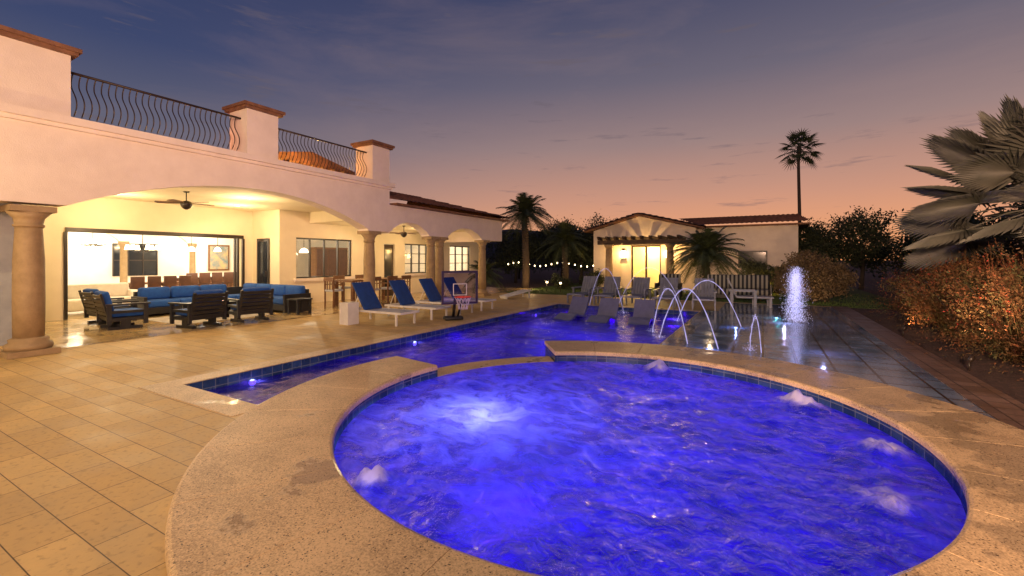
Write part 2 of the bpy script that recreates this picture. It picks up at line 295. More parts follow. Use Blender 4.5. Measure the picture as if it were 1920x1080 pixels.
# ---------------------------------------------------------------- ground, deck, pool
def struct(o): o['kind']='structure'; return o
SX,SY,SR,SO=-1.42,4.48,2.62,3.55
PL,PR,PN,PF=-6.45,-1.7,2.86,14.8
def fillsheet(name,outer,holes,z,m):
    bm=bmesh.new(); es=[]
    for lp in [outer]+holes:
        vs=[bm.verts.new((x,y,z)) for x,y in lp]; es+=[bm.edges.new((vs[i],vs[(i+1)%len(vs)])) for i in range(len(vs))]
    bmesh.ops.triangle_fill(bm,use_beauty=True,use_dissolve=False,edges=es)
    for f in bm.faces:
        if f.normal.z<0: f.normal_flip()
    me=bpy.data.meshes.new(name); bm.to_mesh(me); bm.free(); me.materials.append(M[m]); o=bpy.data.objects.new(name,me); col.objects.link(o); return struct(o)
h=3.3; xi=SX-math.sqrt(h*h-(SY-PN)**2); a0=math.atan2(PN-SY,xi-SX); yi=SY+math.sqrt(h*h-(PR-SX)**2); a1=math.atan2(yi-SY,PR-SX)
if a0>a1: a0-=2*PI
arc=[(SX+h*cos(a0+(a1-a0)*i/60),SY+h*sin(a0+(a1-a0)*i/60)) for i in range(61)]
hole=[(PL,PN)]+arc+[(PR,PF),(PL,PF)]
fillsheet('ground',[(-900,-300),(900,-300),(900,1500),(-900,1500)],[[(-30,-12),(2.5,-12),(2.5,18.6),(-30,18.6)]],-.02,'mulch')
fillsheet('pool_deck',[(-30,-12),(2.5,-12),(2.5,18.6),(-30,18.6)],[hole],0,'deck')
pa=[(SX+3.45*cos(R(93-i*3)),SY+3.45*sin(R(93-i*3))) for i in range(29)]
fillsheet('splash_pad',[(PR+.02,PF+.4),(PR+.02,pa[0][1])]+pa+[(2.03,SY+.9),(2.03,18.3),(-1.2,18.3),(-1.2,PF+.4)],[],.005,'pad')
struct(MB().box((2.035,-4,0.002),(2.5,18.6,.012)).build('paver_border','border'))
struct(MB().box((-11.2,18.6,-.1),(4.5,40,.0)).build('lawn','lawn'))
struct(MB().lathe([(60,0),(44,4),(26,8.5),(12,11),(3,12)],(-72,128,-.5),40).build('hill','hillrock'))
g=MB()
for i in range(9000):
    x=U(-11,4.3); y=18.65+7*rnd()**1.6; a=U(0,PI); hh=U(.03,.08); dx,dy=cos(a)*.012,sin(a)*.012
    g.add([(x-dx,y-dy,0),(x+dx,y+dy,0),(x+U(-.03,.03),y+U(-.03,.03),hh)],[(0,1,2)])
tag(g.build('grass','lawn',fix=False),'short green lawn grass between the deck and the guest house','grass',kind='stuff')
g=MB()
for i in range(7000):
    x=2.52+4*rnd()**1.4; y=U(2,18.5); s_=U(.01,.03); a=U(0,PI); d=Vector((cos(a),sin(a),U(-.3,.3)))*s_; e_=Vector((-sin(a),cos(a),U(-.5,.5)))*s_*.4; p=Vector((x,y,U(-.015,.01)))
    g.add([p-d,p+e_,p+d,p-e_],[(0,1,2,3)])
tag(g.build('mulch_chips','mulch',fix=False),'loose brown bark chips covering the bed under the shrubs','mulch',kind='stuff')
b=MB()
def wallq(b,p,q,z0,z1): b.add([(p[0],p[1],z0),(q[0],q[1],z0),(q[0],q[1],z1),(p[0],p[1],z1)],[(0,1,2,3)])
ho=hole
for i in range(len(ho)): wallq(b,ho[i],ho[(i+1)%len(ho)],-1.3,-.001)
b.add([(PL,PN,-1.3),(2,1,-1.3),(2,PF,-1.3),(PL,PF,-1.3)],[(0,1,2,3)])
b.box((PL+.01,11.4,-1.29),(PR-.01,PF-.01,-.34))
b.box((PL+.01,11.0,-1.29),(PR-.01,11.4,-.62))
pool=b.build('pool_basin','plaster',fix=False); struct(pool)
b=MB()
for p,q,o_ in (((PL,PN),(PL,PF),(.006,0)),((PL,PN),(-4.4,PN),(0,.006)),((PL,PF),(PR,PF),(0,-.006)),((PR,7.8),(PR,PF),(-.006,0))):
    wallq(b,(p[0]+o_[0],p[1]+o_[1]),(q[0]+o_[0],q[1]+o_[1]),-.42,-.003)
def ringwall(b,r,z0,z1,a,c,n=60):
    for i in range(n):
        t0=R(a+(c-a)*i/n); t1=R(a+(c-a)*(i+1)/n); wallq(b,(SX+r*cos(t0),SY+r*sin(t0)),(SX+r*cos(t1),SY+r*sin(t1)),z0,z1)
struct(b.build('pool_waterline_tile','mosaic'))
struct(MB().box((PL-.34,PN-.34,-.01),(PL,PF+.34,.006)).box((PL,PN-.34,-.01),(-4.7,PN,.006)).box((PL,PF,-.01),(PR+.0,PF+.34,.006)).build('pool_coping','coping'))
# spa
spa=thing('spa','round raised stone rimmed hot tub glowing blue in the foreground','hot tub',(SX,SY,0))
b=MB(); ringwall(b,SR+.03,-1.1,.045,170,485.5,90); ringwall(b,SR+.03,-1.1,-.075,125.5,170,20); b.build('inner_wall','mosaic_ring',spa)
b=MB(); ringwall(b,3.48,-1.3,.045,170,215,30); ringwall(b,3.48,-1.3,.045,90,125.5,20); ringwall(b,2.98,-1.3,-.085,125,171,20)
for t in (170,125.5):
    c,s_=cos(R(t)),sin(R(t)); wallq(b,(SX+SR*c,SY+SR*s_),(SX+3.48*c,SY+3.48*s_),-.3,.045)
b.build('outer_wall','mosaic_ring',spa)
b=MB(); nn=40; v=[(SX,SY,-1.0)]+[(SX+2.64*cos(2*PI*i/nn),SY+2.64*sin(2*PI*i/nn),-1.0) for i in range(nn)]
b.add(v,[(0,1+i,1+(i+1)%nn) for i in range(nn)]); b.build('floor','plaster',spa)
def ringseg(b,ri,ro,z0,z1,a,c,n=5,bev=.02):
    prof=[(ri,z0),(ri-.0,z1-bev),(ri+bev*.3,z1-bev*.3),(ri+bev,z1),(ro-bev,z1),(ro-bev*.3,z1-bev*.3),(ro,z1-bev),(ro,z0)]
    k=len(prof); v=[]
    for i in range(n+1):
        t=R(a+(c-a)*i/n); v+=[(SX+r*cos(t),SY+r*sin(t),z) for r,z in prof]
    f=[(i*k+j,i*k+(j+1)%k,(i+1)*k+(j+1)%k,(i+1)*k+j) for i in range(n) for j in range(k)]+[list(range(k)),list(range(n*k,n*k+k))[::-1]]
    b.add(v,f)
b=MB(); A=170; tot=315.5; ns=22
for i in range(ns): ringseg(b,SR,SO+.05,.045,.11,A+tot*i/ns+.06,A+tot*(i+1)/ns-.06,6,bev=.028)
b.build('coping','coping',spa)
b=MB(); 
for i in range(4): ringseg(b,SR+.005,3.05,-.12,-.055,125.7+11*i+.05,125.7+11*(i+1)-.05)
b.build('spillway','coping',spa)
b=MB(); ringwall(b,3.53,-.02,.046,200,450,70); b.build('coping_riser','coping',spa)
foamp=[(-1.12,-2.12,.15,1.1),(.05,2.4,.24,1.2),(1.8,1.6,.26,1.3),(2.34,.5,.2,1.1),(2.15,-.6,.3,.6)]
me=bpy.data.meshes.new('spa_water'); v=[];f=[];fo=[]
nr,na=100,260
for i in range(nr+1):
    r=2.62*i/nr
    for k in range(na):
        t=2*PI*k/na; x,y=r*cos(t),r*sin(t)
        z=.03*mn.fractal(Vector((x*2.6,y*2.6,3)),1,2,4)+.01*mn.noise(Vector((x*9,y*9,1))); fm=0
        for px,py,pr,am in foamp:
            d=math.hypot(x-px,y-py)
            if d<pr*3:
                q=math.exp(-(d/pr)**2*1.6)*am; z+=q*(.085+.12*mn.fractal(Vector((x*7,y*7,7)),1,2,3)); fm=max(fm,q*1.3,am*math.exp(-(d/pr)**2*.35)*.45)
        fm=max(fm,max(0,mn.fractal(Vector((x*1.1+9,y*1.1,5)),1,2,5)-.35)*.4)
        edge=max(0,min(1,(2.62-r)*6)); v.append((x,y,z*edge)); fo.append(fm)
for i in range(nr):
    for k in range(na): f.append((i*na+k,i*na+(k+1)%na,(i+1)*na+(k+1)%na,(i+1)*na+k))
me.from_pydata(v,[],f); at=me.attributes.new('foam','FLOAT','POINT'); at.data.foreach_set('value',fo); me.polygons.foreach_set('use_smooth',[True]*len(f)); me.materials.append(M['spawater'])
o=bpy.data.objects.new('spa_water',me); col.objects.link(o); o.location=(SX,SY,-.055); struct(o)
v=[];f=[];idx={}
nx,ny=120,260
for i in range(nx+1):
    for j in range(ny+1):
        x=PL+.006+(PR+.4-PL)*i/nx; y=PN+.006+(PF-PN-.012)*j/ny
        idx[i,j]=len(v); v.append((min(x,PR-.006),y,.018*mn.fractal(Vector((x*2.4,y*2.4,1)),1,2,3)))
for i in range(nx):
    for j in range(ny):
        x=PL+(PR+.4-PL)*i/nx; y=PN+(PF-PN)*j/ny
        if x>PR: continue
        if math.hypot(x-SX,y-SY)<2.85: continue
        f.append((idx[i,j],idx[i+1,j],idx[i+1,j+1],idx[i,j+1]))
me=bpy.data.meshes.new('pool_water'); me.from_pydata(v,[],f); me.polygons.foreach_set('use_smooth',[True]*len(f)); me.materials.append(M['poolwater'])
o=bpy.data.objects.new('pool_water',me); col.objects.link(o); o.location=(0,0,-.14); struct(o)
BL=(.05,.003,1)
light('POINT',(-2.66,3.95,-.42),60,(.5,.62,.89),.06)
light('POINT',(-2.3,4.2,-.75),45,(.25,.22,.89),.06)
for x,y,e in ((-1.2,6.1,11),(.3,4.8,7),(-1.0,3.2,12),(-.2,6.3,7),(-3.2,5.2,5),(-2.4,2.9,8)): light('POINT',(x,y,-.75),e,BL,.15)
for x,y,e in ((-5.8,5.4,4),(-5.6,8.0,15),(-3.4,9.4,30),(-5.0,10.6,24),(-2.6,7.9,13)): light('POINT',(x,y,-.7),e,(.08,.004,1),.15)
for x,y,e in ((-5.6,13.6,9),(-2.3,13.6,12),(-3.9,12.4,8)): light('POINT',(x,y,-.25),e,(.2,.02,1),0)
for i,(px,y,z) in enumerate(((PL+.03,3.72,-.17),(PL+.03,7.15,-.17),(PL+.03,12.9,-.2))):
    t=MB().lathe([(.045,0),(.045,.02),(.03,.03)],(0,0,0),14); o=t.build('pool_light','blueled'); o.rotation_euler=(0,PI/2,0); o.location=(px,y,z)
    tag(o,['nearest blue pool light at the narrow end of the pool','blue pool light halfway along the left pool wall','farthest blue pool light by the tanning shelf'][i],'pool light')
    light('POINT',(px+.12,y,-.2),1.8,(.4,.4,.89),0)
# ---------------------------------------------------------------- villa
villa=thing('villa','large cream stucco villa with arched patio and iron railed balcony','house',(-10.8,6,0))
FX,BX=-10.58,-11.02
def arch(y0,y1,z0,z1,n=24):
    cy=(y0+y1)/2; hw=(y1-y0)/2; rise=z1-z0; rad=(hw*hw+rise*rise)/(2*rise); zc=z1-rad; a=math.asin(hw/rad)
    return [(cy+rad*sin(-a+2*a*i/n),zc+rad*cos(-a+2*a*i/n)) for i in range(n+1)]
low=[(-6,2.5)]+arch(2.92,9.7,2.55,3.3,36)+[(9.7,2.5),(10.6,2.5)]
MB().prism(low+[(10.6,3.95),(-6,3.95)],'x',BX,FX).build('facade_wall','stucco',villa)
low=[(10.605,2.46)]+arch(10.65,12.6,2.5,2.88,20)+[(12.6,2.46),(13.72,2.46)]+arch(13.72,16.1,2.5,2.88,20)+[(16.1,2.46),(17.8,2.46)]
MB().prism(low+[(17.8,3.4),(10.605,3.4)],'x',BX+.01,FX-.03).build('wing_wall','stucco',villa)
MB().box((-14.6,17.5,2.46),(BX,17.79,3.4)).build('wing_end_wall','stucco',villa)
MB().box((-11.1,-6,3.95),(-10.44,10.72,4.08)).box((-11.1,-6,3.88),(-10.51,10.66,3.95)).box((-24,10.3,3.952),(-11.1,10.72,4.08)).build('cornice','stucco',villa)
MB().box((-24,-6,3.45),(BX-.002,10.6,3.94)).build('terrace_slab','stucco',villa)
for y0,y1 in ((1.75,2.96),(6.02,6.79),(9.88,10.6)):
    p=MB().box((-11.32,y0,4.08),(-10.58,y1,5.18)).build('parapet_pillar','stucco',villa)
    MB().box((-11.4,y0-.08,5.18),(-10.5,y1+.08,5.24)).box((-11.44,y0-.12,5.24),(-10.46,y1+.12,5.31)).build('pillar_cap','trim',p)
barmesh=None
def railing(y0,y1):
    r=MB().tube([(-10.85,y0,4.97),(-10.85,y1,4.97)],.024,6).tube([(-10.85,y0,4.14),(-10.85,y1,4.14)],.018,6).build('railing','iron',villa)
    n_=int((y1-y0)/.105)
    global barmesh
    for i in range(1,n_):
        y=y0+(y1-y0)*i/n_
        if barmesh is None:
            o=MB().tube([(.11*sin(min(1,k/14*1.45)*PI)**1.3-.03*sin(max(0,k/14-.62)/.38*PI),.02*sin(k/14*2*PI),.82*k/14) for k in range(15)],.0105,5,False).build('baluster','iron',r,fix=False); barmesh=o.data
        else:
            o=bpy.data.objects.new('baluster',barmesh); col.objects.link(o); o.parent=r
        o.location=(-10.85,y,4.15)
railing(2.96,6.02); railing(6.79,9.88)
def column(y,x=-10.8,h=2.5,s=1):
    c=MB().lathe([(.2*s,.3),(.205*s,.9),(.2*s,1.6),(.175*s,h-.42),(.175*s,h-.36)],(x,y,0),28).build('column','column',villa)
    q=.33*s
    MB().box((x-q,y-q,.006),(x+q,y+q,.1)).lathe([(.3*s,.1),(.31*s,.15),(.3*s,.19),(.25*s,.22),(.26*s,.27),(.2*s,.3)],(x,y,0),28).build('column_base','column',c)
    q=.29*s
    MB().lathe([(.175*s,h-.36),(.2*s,h-.34),(.2*s,h-.31),(.18*s,h-.3),(.2*s,h-.2),(.29*s,h-.1)],(x,y,0),28).box((x-q,y-q,h-.1),(x+q,y+q,h-.002)).build('capital','column',c)
column(2.5,s=.95); column(9.95,h=2.5,s=.88); column(12.92,h=2.46,s=.82); column(13.45,h=2.46,s=.82); column(16.4,h=2.46,s=.85)
MB().box((-16.5,-6,0),(-12.3,2.75,3.44)).build('side_wall','greywall',villa)
MB().box((-16.35,2.75,0),(-16.1,4.4,3.4)).box((-16.35,4.4,2.42),(-16.1,9.0,3.4)).box((-16.35,9.0,0),(-16.1,9.45,3.4)).box((-16.1,9.35,0),(-14.75,9.55,3.4)).build('patio_wall','stucco_in',villa)
X=-14.5; ops=[(9.98,12.45,.93,2.4),(14.2,14.85,0,2.3),(15.5,17.15,.95,2.35),(18.9,20.8,.95,2.35)]
b=MB(); y=9.351
for y0,y1,z0,z1 in ops:
    b.box((X-.25,y,0),(X,y0,3.4)); b.box((X-.25,y0,z1),(X,y1,3.4))
    if z0>0: b.box((X-.25,y0,0),(X,y1,z0))
    y=y1
b.box((X-.25,y,0),(X,22,3.4)); b.build('window_wall','stucco_in',villa)
MB().box((-16.1,2.75,3.34),(BX-.004,10.5,3.44)).build('patio_ceiling','stucco_in',villa)
MB().box((-14.5,10.501,2.95),(BX-.004,17.49,3.34)).build('porch_ceiling','stucco_in',villa)
MB().box((-11.0,2.75,0.003),(-22,22,.008)).build('patio_floor','travertine',villa)
MB().box((-24.1,18.11,3.41),(-14.52,22.3,3.5)).build('flat_roof','trim',villa)
def window(y0,y1,z0,z1,nv,nh=1,x=-14.5):
    b=MB(); t=.05
    b.box((x-.16,y0,z0),(x-.06,y0+t,z1)).box((x-.16,y1-t,z0),(x-.06,y1,z1)).box((x-.16,y0+t,z1-t),(x-.06,y1-t,z1)).box((x-.16,y0+t,z0),(x-.06,y1-t,z0+t))
    for i in range(1,nv): yy=y0+(y1-y0)*i/nv; b.box((x-.15,yy-.02,z0+t),(x-.07,yy+.02,z1-t))
    for i in range(1,nh): zz=z0+(z1-z0)*i/nh; b.box((x-.145,y0+t,zz-.015),(x-.075,y1-t,zz+.015))
    wf=b.build('window','bronze',villa)
    MB().box((x-.115,y0+t,z0+t),(x-.11,y1-t,z1-t)).build('pane','glass',wf)
    if z0>.1: MB().box((x+.002,y0-.12,z0-.11),(x+.12,y1+.12,z0-.002)).build('sill','stucco',wf)
window(*ops[0],4,1); window(*ops[2],3,3); window(*ops[3],3,3)
d=MB().box((X-.14,14.22,.01),(X-.08,14.83,2.28)).build('door','darkwood',villa); MB().box((X-.078,14.32,.4),(X-.07,14.73,2.1)).build('pane','darkglass',d)
d=MB().box((-15.75,9.3,.01),(-15.05,9.349,2.35)).build('door','bronze',villa); MB().box((-15.67,9.294,.25),(-15.13,9.299,2.25)).build('pane','darkglass',d); MB().tube([(-15.15,9.27,1.0),(-15.15,9.27,1.2)],.015,6).build('handle','iron',d)
MB().box((-16.12,4.4,2.34),(-16.03,9.0,2.46)).box((-16.12,4.36,0),(-16.04,4.43,2.34)).box((-16.12,8.7,0),(-16.02,8.74,2.34)).box((-16.12,8.8,0),(-16.02,8.84,2.34)).box((-16.12,8.97,0),(-16.04,9.04,2.34)).build('sliding_door_frame','bronze',villa)
MB().box((-24.2,2,0),(-24,22,3.4)).box((-24,2.4,0),(-16.35,2.6,3.4)).box((-24,22,0),(-14.5,22.2,3.4)).build('interior_wall','white_in',villa)
MB().box((-24,2.6,3.0),(-16.352,22,3.1)).box((-16.35,9.56,3.0),(-14.76,22,3.1)).build('interior_ceiling','white_in',villa)
b=MB()
b.prism([(5.2,2.3)]+arch(5.3,7.3,2.3,2.75,14)+[(7.6,2.3)]+arch(7.7,9.6,2.3,2.75,14)+[(9.9,2.3),(9.9,3.0),(5.2,3.0)],'x',-21.4,-21.2)
b.build('interior_arcade','white_in',villa)
for y in (5.25,7.45,9.8): MB().lathe([(.16,0),(.16,.1),(.12,.15),(.11,2.1),(.17,2.2),(.17,2.3)],(-21.3,y,0),16).build('interior_column','column',villa)
wf=MB().box((-23.99,8.0,.9),(-23.95,9.6,2.3)).build('interior_window','darkglass',villa)
b=MB()
for i in range(4): b.box((-23.95,8.0+i*.52,.9),(-23.92,8.04+i*.52,2.3))
b.box((-23.95,8,1.55),(-23.92,9.6,1.6)); b.build('frame','bronze',wf)
def tiled(name,c,parent,du=.22,nrow=8,amp=.045):
    e0,e1,r1,r0=[Vector(p) for p in c]; le=(e1-e0).length; nu=int(le/du)*6; v=[];f=[]
    nrm=((e1-e0).cross(r0-e0)).normalized()
    if nrm.z<0: nrm=-nrm
    for j in range(nrow):
        for e in (0,1):
            t=(j+e)/nrow; lift=(1-e)*.05
            for i in range(nu+1):
                s_=i/nu; p=(e0.lerp(e1,s_)).lerp(r0.lerp(r1,s_),t); d=(p-e0).dot((e1-e0).normalized())
                v.append(p+nrm*(amp*abs(sin(PI*d/du))+lift))
    for q in range(2*nrow-1):
        for i in range(nu): f.append((q*(nu+1)+i,q*(nu+1)+i+1,(q+1)*(nu+1)+i+1,(q+1)*(nu+1)+i))
    b=MB(); b.add(v,f,True); return b.build(name,'rooftile',parent,fix=False)
MB().box((-24,10.73,3.4),(-10.36,18.1,3.46)).build('eave','trim',villa)
tiled('roof',[(-10.3,10.74,3.5),(-10.3,18.2,3.5),(-13.8,15,4.45),(-13.8,10.74,4.45)],villa)
tiled('roof',[(-10.3,18.2,3.5),(-17.3,18.2,3.5),(-13.8,15,4.45),(-13.8,15,4.45)],villa)
WC=(1,.71,.37)
for x,y,z in ((-12.6,7.2,3.335),(-14.8,5.0,3.335),(-14.6,8.0,3.335),(-12.6,4.2,3.335),(-12.7,12.0,2.945),(-12.7,15.0,2.945)):
    MB().lathe([(.07,-.004),(.07,0)],(x,y,z),16).build('ceiling_light','bulb',villa); light('POINT',(x,y,z-.6),105 if z>3 else 85,WC,.1)
for x,y,e in ((-19.5,5.6,330),(-19,9.2,330),(-22.8,7,200),(-22.5,11,230),(-17.5,12.5,220),(-17.5,17,220),(-16.5,20,130)): light('POINT',(x,y,2.4),e,(1,.84,.6),.2)
pv=thing('balcony_pavilion','warmly lit low timber roof on the balcony behind the second railing','pavilion',(-15.5,10,4.0))
MB().prism([(8.2,5.0),(10.1,5.4),(12,5.0),(12,4.93),(8.2,4.93)],'x',-17.6,-13.8).build('roof','rooftile',pv)
b=MB()
for i in range(9): yy=8.3+i*.44; b.box((-17.5,yy,4.83),(-13.7,yy+.1,4.925))
b.build('rafters','wood',pv)
for x in (-17.3,-14.1):
    for y in (8.4,11.8): MB().box((x-.1,y-.1,4.09),(x+.1,y+.1,4.83)).build('post','wood',pv)
light('POINT',(-15.4,9.6,4.45),300,(1,.5,.1),.1); light('POINT',(-12.9,9.4,4.7),160,(1,.5,.1),.1)
light('POINT',(-11.5,5.5,4.5),10,(1,.3,.08),.1); light('POINT',(-11.5,9.3,4.5),10,(1,.3,.08),.1)
light('POINT',(-9.9,-.6,3.0),300,WC,.15); light('POINT',(-7.5,-3.5,3.4),460,WC,.2)
aim(light('AREA',(-1,-6,4.6),460,(1,.76,.42),.8),(-2,4,0))
aim(light('AREA',(2.5,-3,3.5),440,(1,.58,.4),.8,spread=R(80)),(-10.6,6,4.3))  # added pink fill light, out of view, to brighten the upper facade
# ---------------------------------------------------------------- furniture
def fan(label,loc):
    t=thing('ceiling_fan',label,'ceiling fan',loc)
    MB().tube([(0,0,0),(0,0,.3)],.015,8).lathe([(.05,.27),(.08,.3)],(0,0,0),16).build('rod','bronze',t,False)
    MB().lathe([(.03,-.16),(.09,-.12),(.13,-.05),(.13,.02),(.05,.06)],(0,0,0),20).build('motor','bronze',t,False)
    for k in range(5):
        a=2*PI*k/5+.3; T=Matrix.Rotation(a,4,'Z')@Matrix.Rotation(R(10),4,'X')
        MB().add([T@Vector(p) for p in [(.12,-.03,0),(.3,-.075,0),(.62,-.08,0),(.66,0,0),(.62,.08,0),(.3,.075,0),(.12,.03,0)]+[(.12,-.03,.012),(.3,-.075,.012),(.62,-.08,.012),(.66,0,.012),(.62,.08,.012),(.3,.075,.012),(.12,.03,.012)]],[[0,1,2,3,4,5,6],[13,12,11,10,9,8,7]]+[[i,(i+1)%7,7+(i+1)%7,7+i] for i in range(7)]).build('blade','wood',t,False)
fan('dark ceiling fan under the big patio arch',(-12.8,5.75,3.04)); fan('dark ceiling fan under the small far porch arch',(-12.4,13.2,2.65))
def club():
    t=thing('club_chair','','armchair',group='black club chairs with blue cushions on the patio')
    fr=MB()
    for s in (-1,1):
        y=.4*s
        fr.box((-.38,y-.05,.56),(.42,y+.05,.6)).box((.3,y-.03,.1),(.38,y+.03,.56)).box((-.36,y-.03,.14),(-.28,y+.03,.56))
        fr.box((-.28,y-.015,.2),(.3,y+.015,.27)).box((-.28,y-.015,.38),(.3,y+.015,.44))
    fr.box((-.3,-.38,.2),(.36,.38,.28)); fr.build('frame','black',t,False)
    for s in (-1,1):
        b=MB(); b.box((-.32,.3*s-.04,.0),(.3,.3*s+.04,.07)).box((-.1,.3*s-.04,.07),(.08,.3*s+.04,.2)); b.build('foot','black',t,False)
    T=Matrix.Translation((-.3,0,.3))@Matrix.Rotation(R(-14),4,'Y')
    b=MB()
    for i in range(6): b.box((-.04,-.38,-.06+i*.1),(-.01,.38,.02+i*.1),T)
    b.box((-.045,-.4,-.1),(-.005,-.34,.56),T).box((-.045,.34,-.1),(-.005,.4,.56),T); b.build('backrest','black',t,False)
    MB().cbox((-.28,-.33,.29),(.36,.33,.43),.04).build('seat_cushion','blue',t,False)
    MB().cbox((0,-.33,.1),(.14,.33,.58),.05,T).build('back_cushion','blue',t,False); return t
c=club(); c.location=(-11.75,5.55,0); c.rotation_euler=(0,0,PI+.1); c['label']='black armchair with its slatted back to the pool, left of the two right-hand ones'
dup(c,(-11.75,6.75,0),PI-.12,'black slatted armchair nearest the bar table, rightmost of the armchairs')
dup(c,(-13.1,4.55,0),PI/2-.1,'black armchair seen from its side with blue seat, nearest the stone column')
dup(c,(-14.4,4.75,0),PI/2,'black armchair farthest left, partly behind another armchair')
t=thing('sectional_sofa','long L-shaped outdoor sofa with bright blue cushions','sofa',(-14.5,7.4,0))
b=MB().box((-15.6,5.7,.08),(-14.8,8.9,.26)).box((-14.8,8.1,.08),(-12.4,8.9,.26)).box((-15.68,5.7,.0),(-15.6,8.98,.68)).box((-15.6,8.9,0),(-12.4,8.98,.68)).box((-15.6,5.62,0),(-14.8,5.7,.56)).box((-12.4,8.1,0),(-12.32,8.98,.56)); b.build('frame','black',t)
for i in range(3): MB().cbox((-15.55,5.72+i*.8,.26),(-14.8,6.5+i*.8,.45),.05).build('seat_cushion','blue',t); MB().cbox((-15.58,5.74+i*.8,.45),(-15.36,6.5+i*.8,.8),.07).build('back_cushion','blue',t)
for i in range(4): MB().cbox((-15.5+i*.78,8.1,.26),(-14.74+i*.78,8.88,.45),.05).build('seat_cushion','blue',t); MB().cbox((-15.5+i*.78,8.66,.45),(-14.74+i*.78,8.88,.8),.07).build('back_cushion','blue',t)
tag(MB().box((-14.4,5.4,.012),(-12.3,7.8,.022)).build('rug','rug'),'pale patterned outdoor rug under the coffee table','rug')
t=thing('coffee_table','low black slatted coffee table among the blue armchairs','table',(-13.4,6.6,.02)); 
b=MB(); [b.box((-.4+i*.1,-.55,.36),(-.32+i*.1,.55,.4)) for i in range(8)]; b.build('tabletop','black',t,False)
for sx in (-1,1):
    for sy in (-1,1): MB().box((sx*.34-.04,sy*.48-.04,.004),(sx*.34+.04,sy*.48+.04,.36)).build('leg','black',t,False)
t=thing('side_table','small black square table at the end of the blue sofa','table',(-11.9,8.3,.0))
MB().box((-.25,-.25,.42),(.25,.25,.46)).build('tabletop','black',t,False)
for sx in (-1,1):
    for sy in (-1,1): MB().box((sx*.2-.03,sy*.2-.03,.01),(sx*.2+.03,sy*.2+.03,.42)).build('leg','black',t,False)
t=thing('dining_table','long brown wooden patio table beneath the barred window','table',(-12.6,11.6,0))
MB().box((-.5,-1.2,.84),(.5,1.2,.9)).build('tabletop','wood',t,False)
for sx in (-1,1):
    for sy in (-1,1): MB().box((sx*.42-.05,sy*1.1-.05,.01),(sx*.42+.05,sy*1.1+.05,.84)).build('leg','wood',t,False)
def dchair():
    t=thing('dining_chair','','chair',group='wooden chairs around the patio table')
    MB().cbox((-.22,-.22,.54),(.22,.22,.61),.02).build('seat','greyfab',t,False)
    b=MB().box((-.24,-.24,.88),(-.2,.24,1.02)); [b.box((-.235,-.2+i*.13,.6),(-.21,-.17+i*.13,.88)) for i in range(4)]; b.build('backrest','wood',t,False)
    for sx in (-1,1):
        for sy in (-1,1): MB().box((sx*.2-.02,sy*.21-.02,.01),(sx*.2+.02,sy*.21+.02,.9 if sx<0 else .78)).build('leg','wood',t,False)
    for sy in (-1,1): MB().box((-.2,sy*.22-.025,.76),(.24,sy*.22+.025,.79)).build('armrest','wood',t,False)
    return t
c=dchair(); c.location=(-12.5,10.0,0); c.rotation_euler=(0,0,PI/2); c['label']='wooden chair at the left end of the patio table'
for i,(x,y,r,l) in enumerate(((-11.75,10.9,PI,'wooden chair on the pool side of the patio table, nearest the big column'),(-11.75,11.7,PI,'wooden chair in the middle of the pool side of the patio table'),(-11.75,12.4,PI,'wooden chair on the pool side of the patio table, farthest from the sofa'),(-13.4,11.1,0,'wooden chair on the window side of the patio table, left one'),(-13.4,12.1,0,'wooden chair on the window side of the patio table, right one'))): dup(c,(x,y,0),r,l)
def chaise():
    t=thing('sun_lounger','','sun lounger',group='white framed blue loungers along the pool')
    MB().box((-.9,-.33,.28),(.95,-.3,.33)).box((-.9,.3,.28),(.95,.33,.33)).box((.92,-.3,.28),(.95,.3,.33)).box((-.9,-.3,.28),(-.87,.3,.33)).build('frame','white',t,False)
    MB().box((-.3,-.3,.305),(.91,.3,.325)).build('seat','greyfab',t,False)
    T=Matrix.Translation((-.3,0,.33))@Matrix.Rotation(R(-34),4,'Y')
    bk=MB().cbox((-.03,-.3,0),(.02,.3,.82),.02,T).build('backrest','navy',t,False)
    MB().tube([T@Vector((-.03,-.2,.5)),(-.82,-.2,.3)],.012,6).tube([T@Vector((-.03,.2,.5)),(-.82,.2,.3)],.012,6).build('support','white',bk,False)
    for sx in (-.75,.8):
        for sy in (-.315,.315): MB().box((sx-.025,sy-.018,.0),(sx+.025,sy+.018,.282)).build('leg','white',t,False)
    return t
c=chaise()
lp=[(8.2,'nearest the patio sofa'),(9.5,'second from the patio sofa'),(10.75,'third from the patio sofa'),(11.9,'farthest, just left of the basketball hoop')]
for i,(y,l) in enumerate(lp):
    o=c if i==0 else dup(c,(0,0,0),0); o.location=(-8.45,y,0); o['label']='white lounger with upright blue back, '+l
t=thing('side_table','white cube side table left of the nearest blue lounger','table',(-8.95,7.6,0)); MB().box((-.15,-.17,.5),(.15,.17,.54)).build('tabletop','white',t,False)
for s in (-1,1): MB().box((s*.135-.015,-.17,0),(s*.135+.015,.17,.5)).build('side_panel','white',t,False)
MB().box((-.12,-.155,.0),(.12,-.135,.5)).build('back_panel','white',t,False)
t=thing('basketball_hoop','poolside basketball hoop with dark framed clear backboard','basketball hoop',(-6.98,9.35,0),R(-38))
MB().cbox((-.4,-.25,.0),(-.1,.25,.1),.04).build('base','black',t,False)
MB().tube([(-.25,0,.08),(.36,-.1,.72)],.04,8).tube([(-.25,.12,.08),(.36,.12,.72)],.03,8).build('pole','black',t,False)
bd=MB().box((.39,-.43,.52),(.41,.43,1.28)).build('backboard','board',t,False)
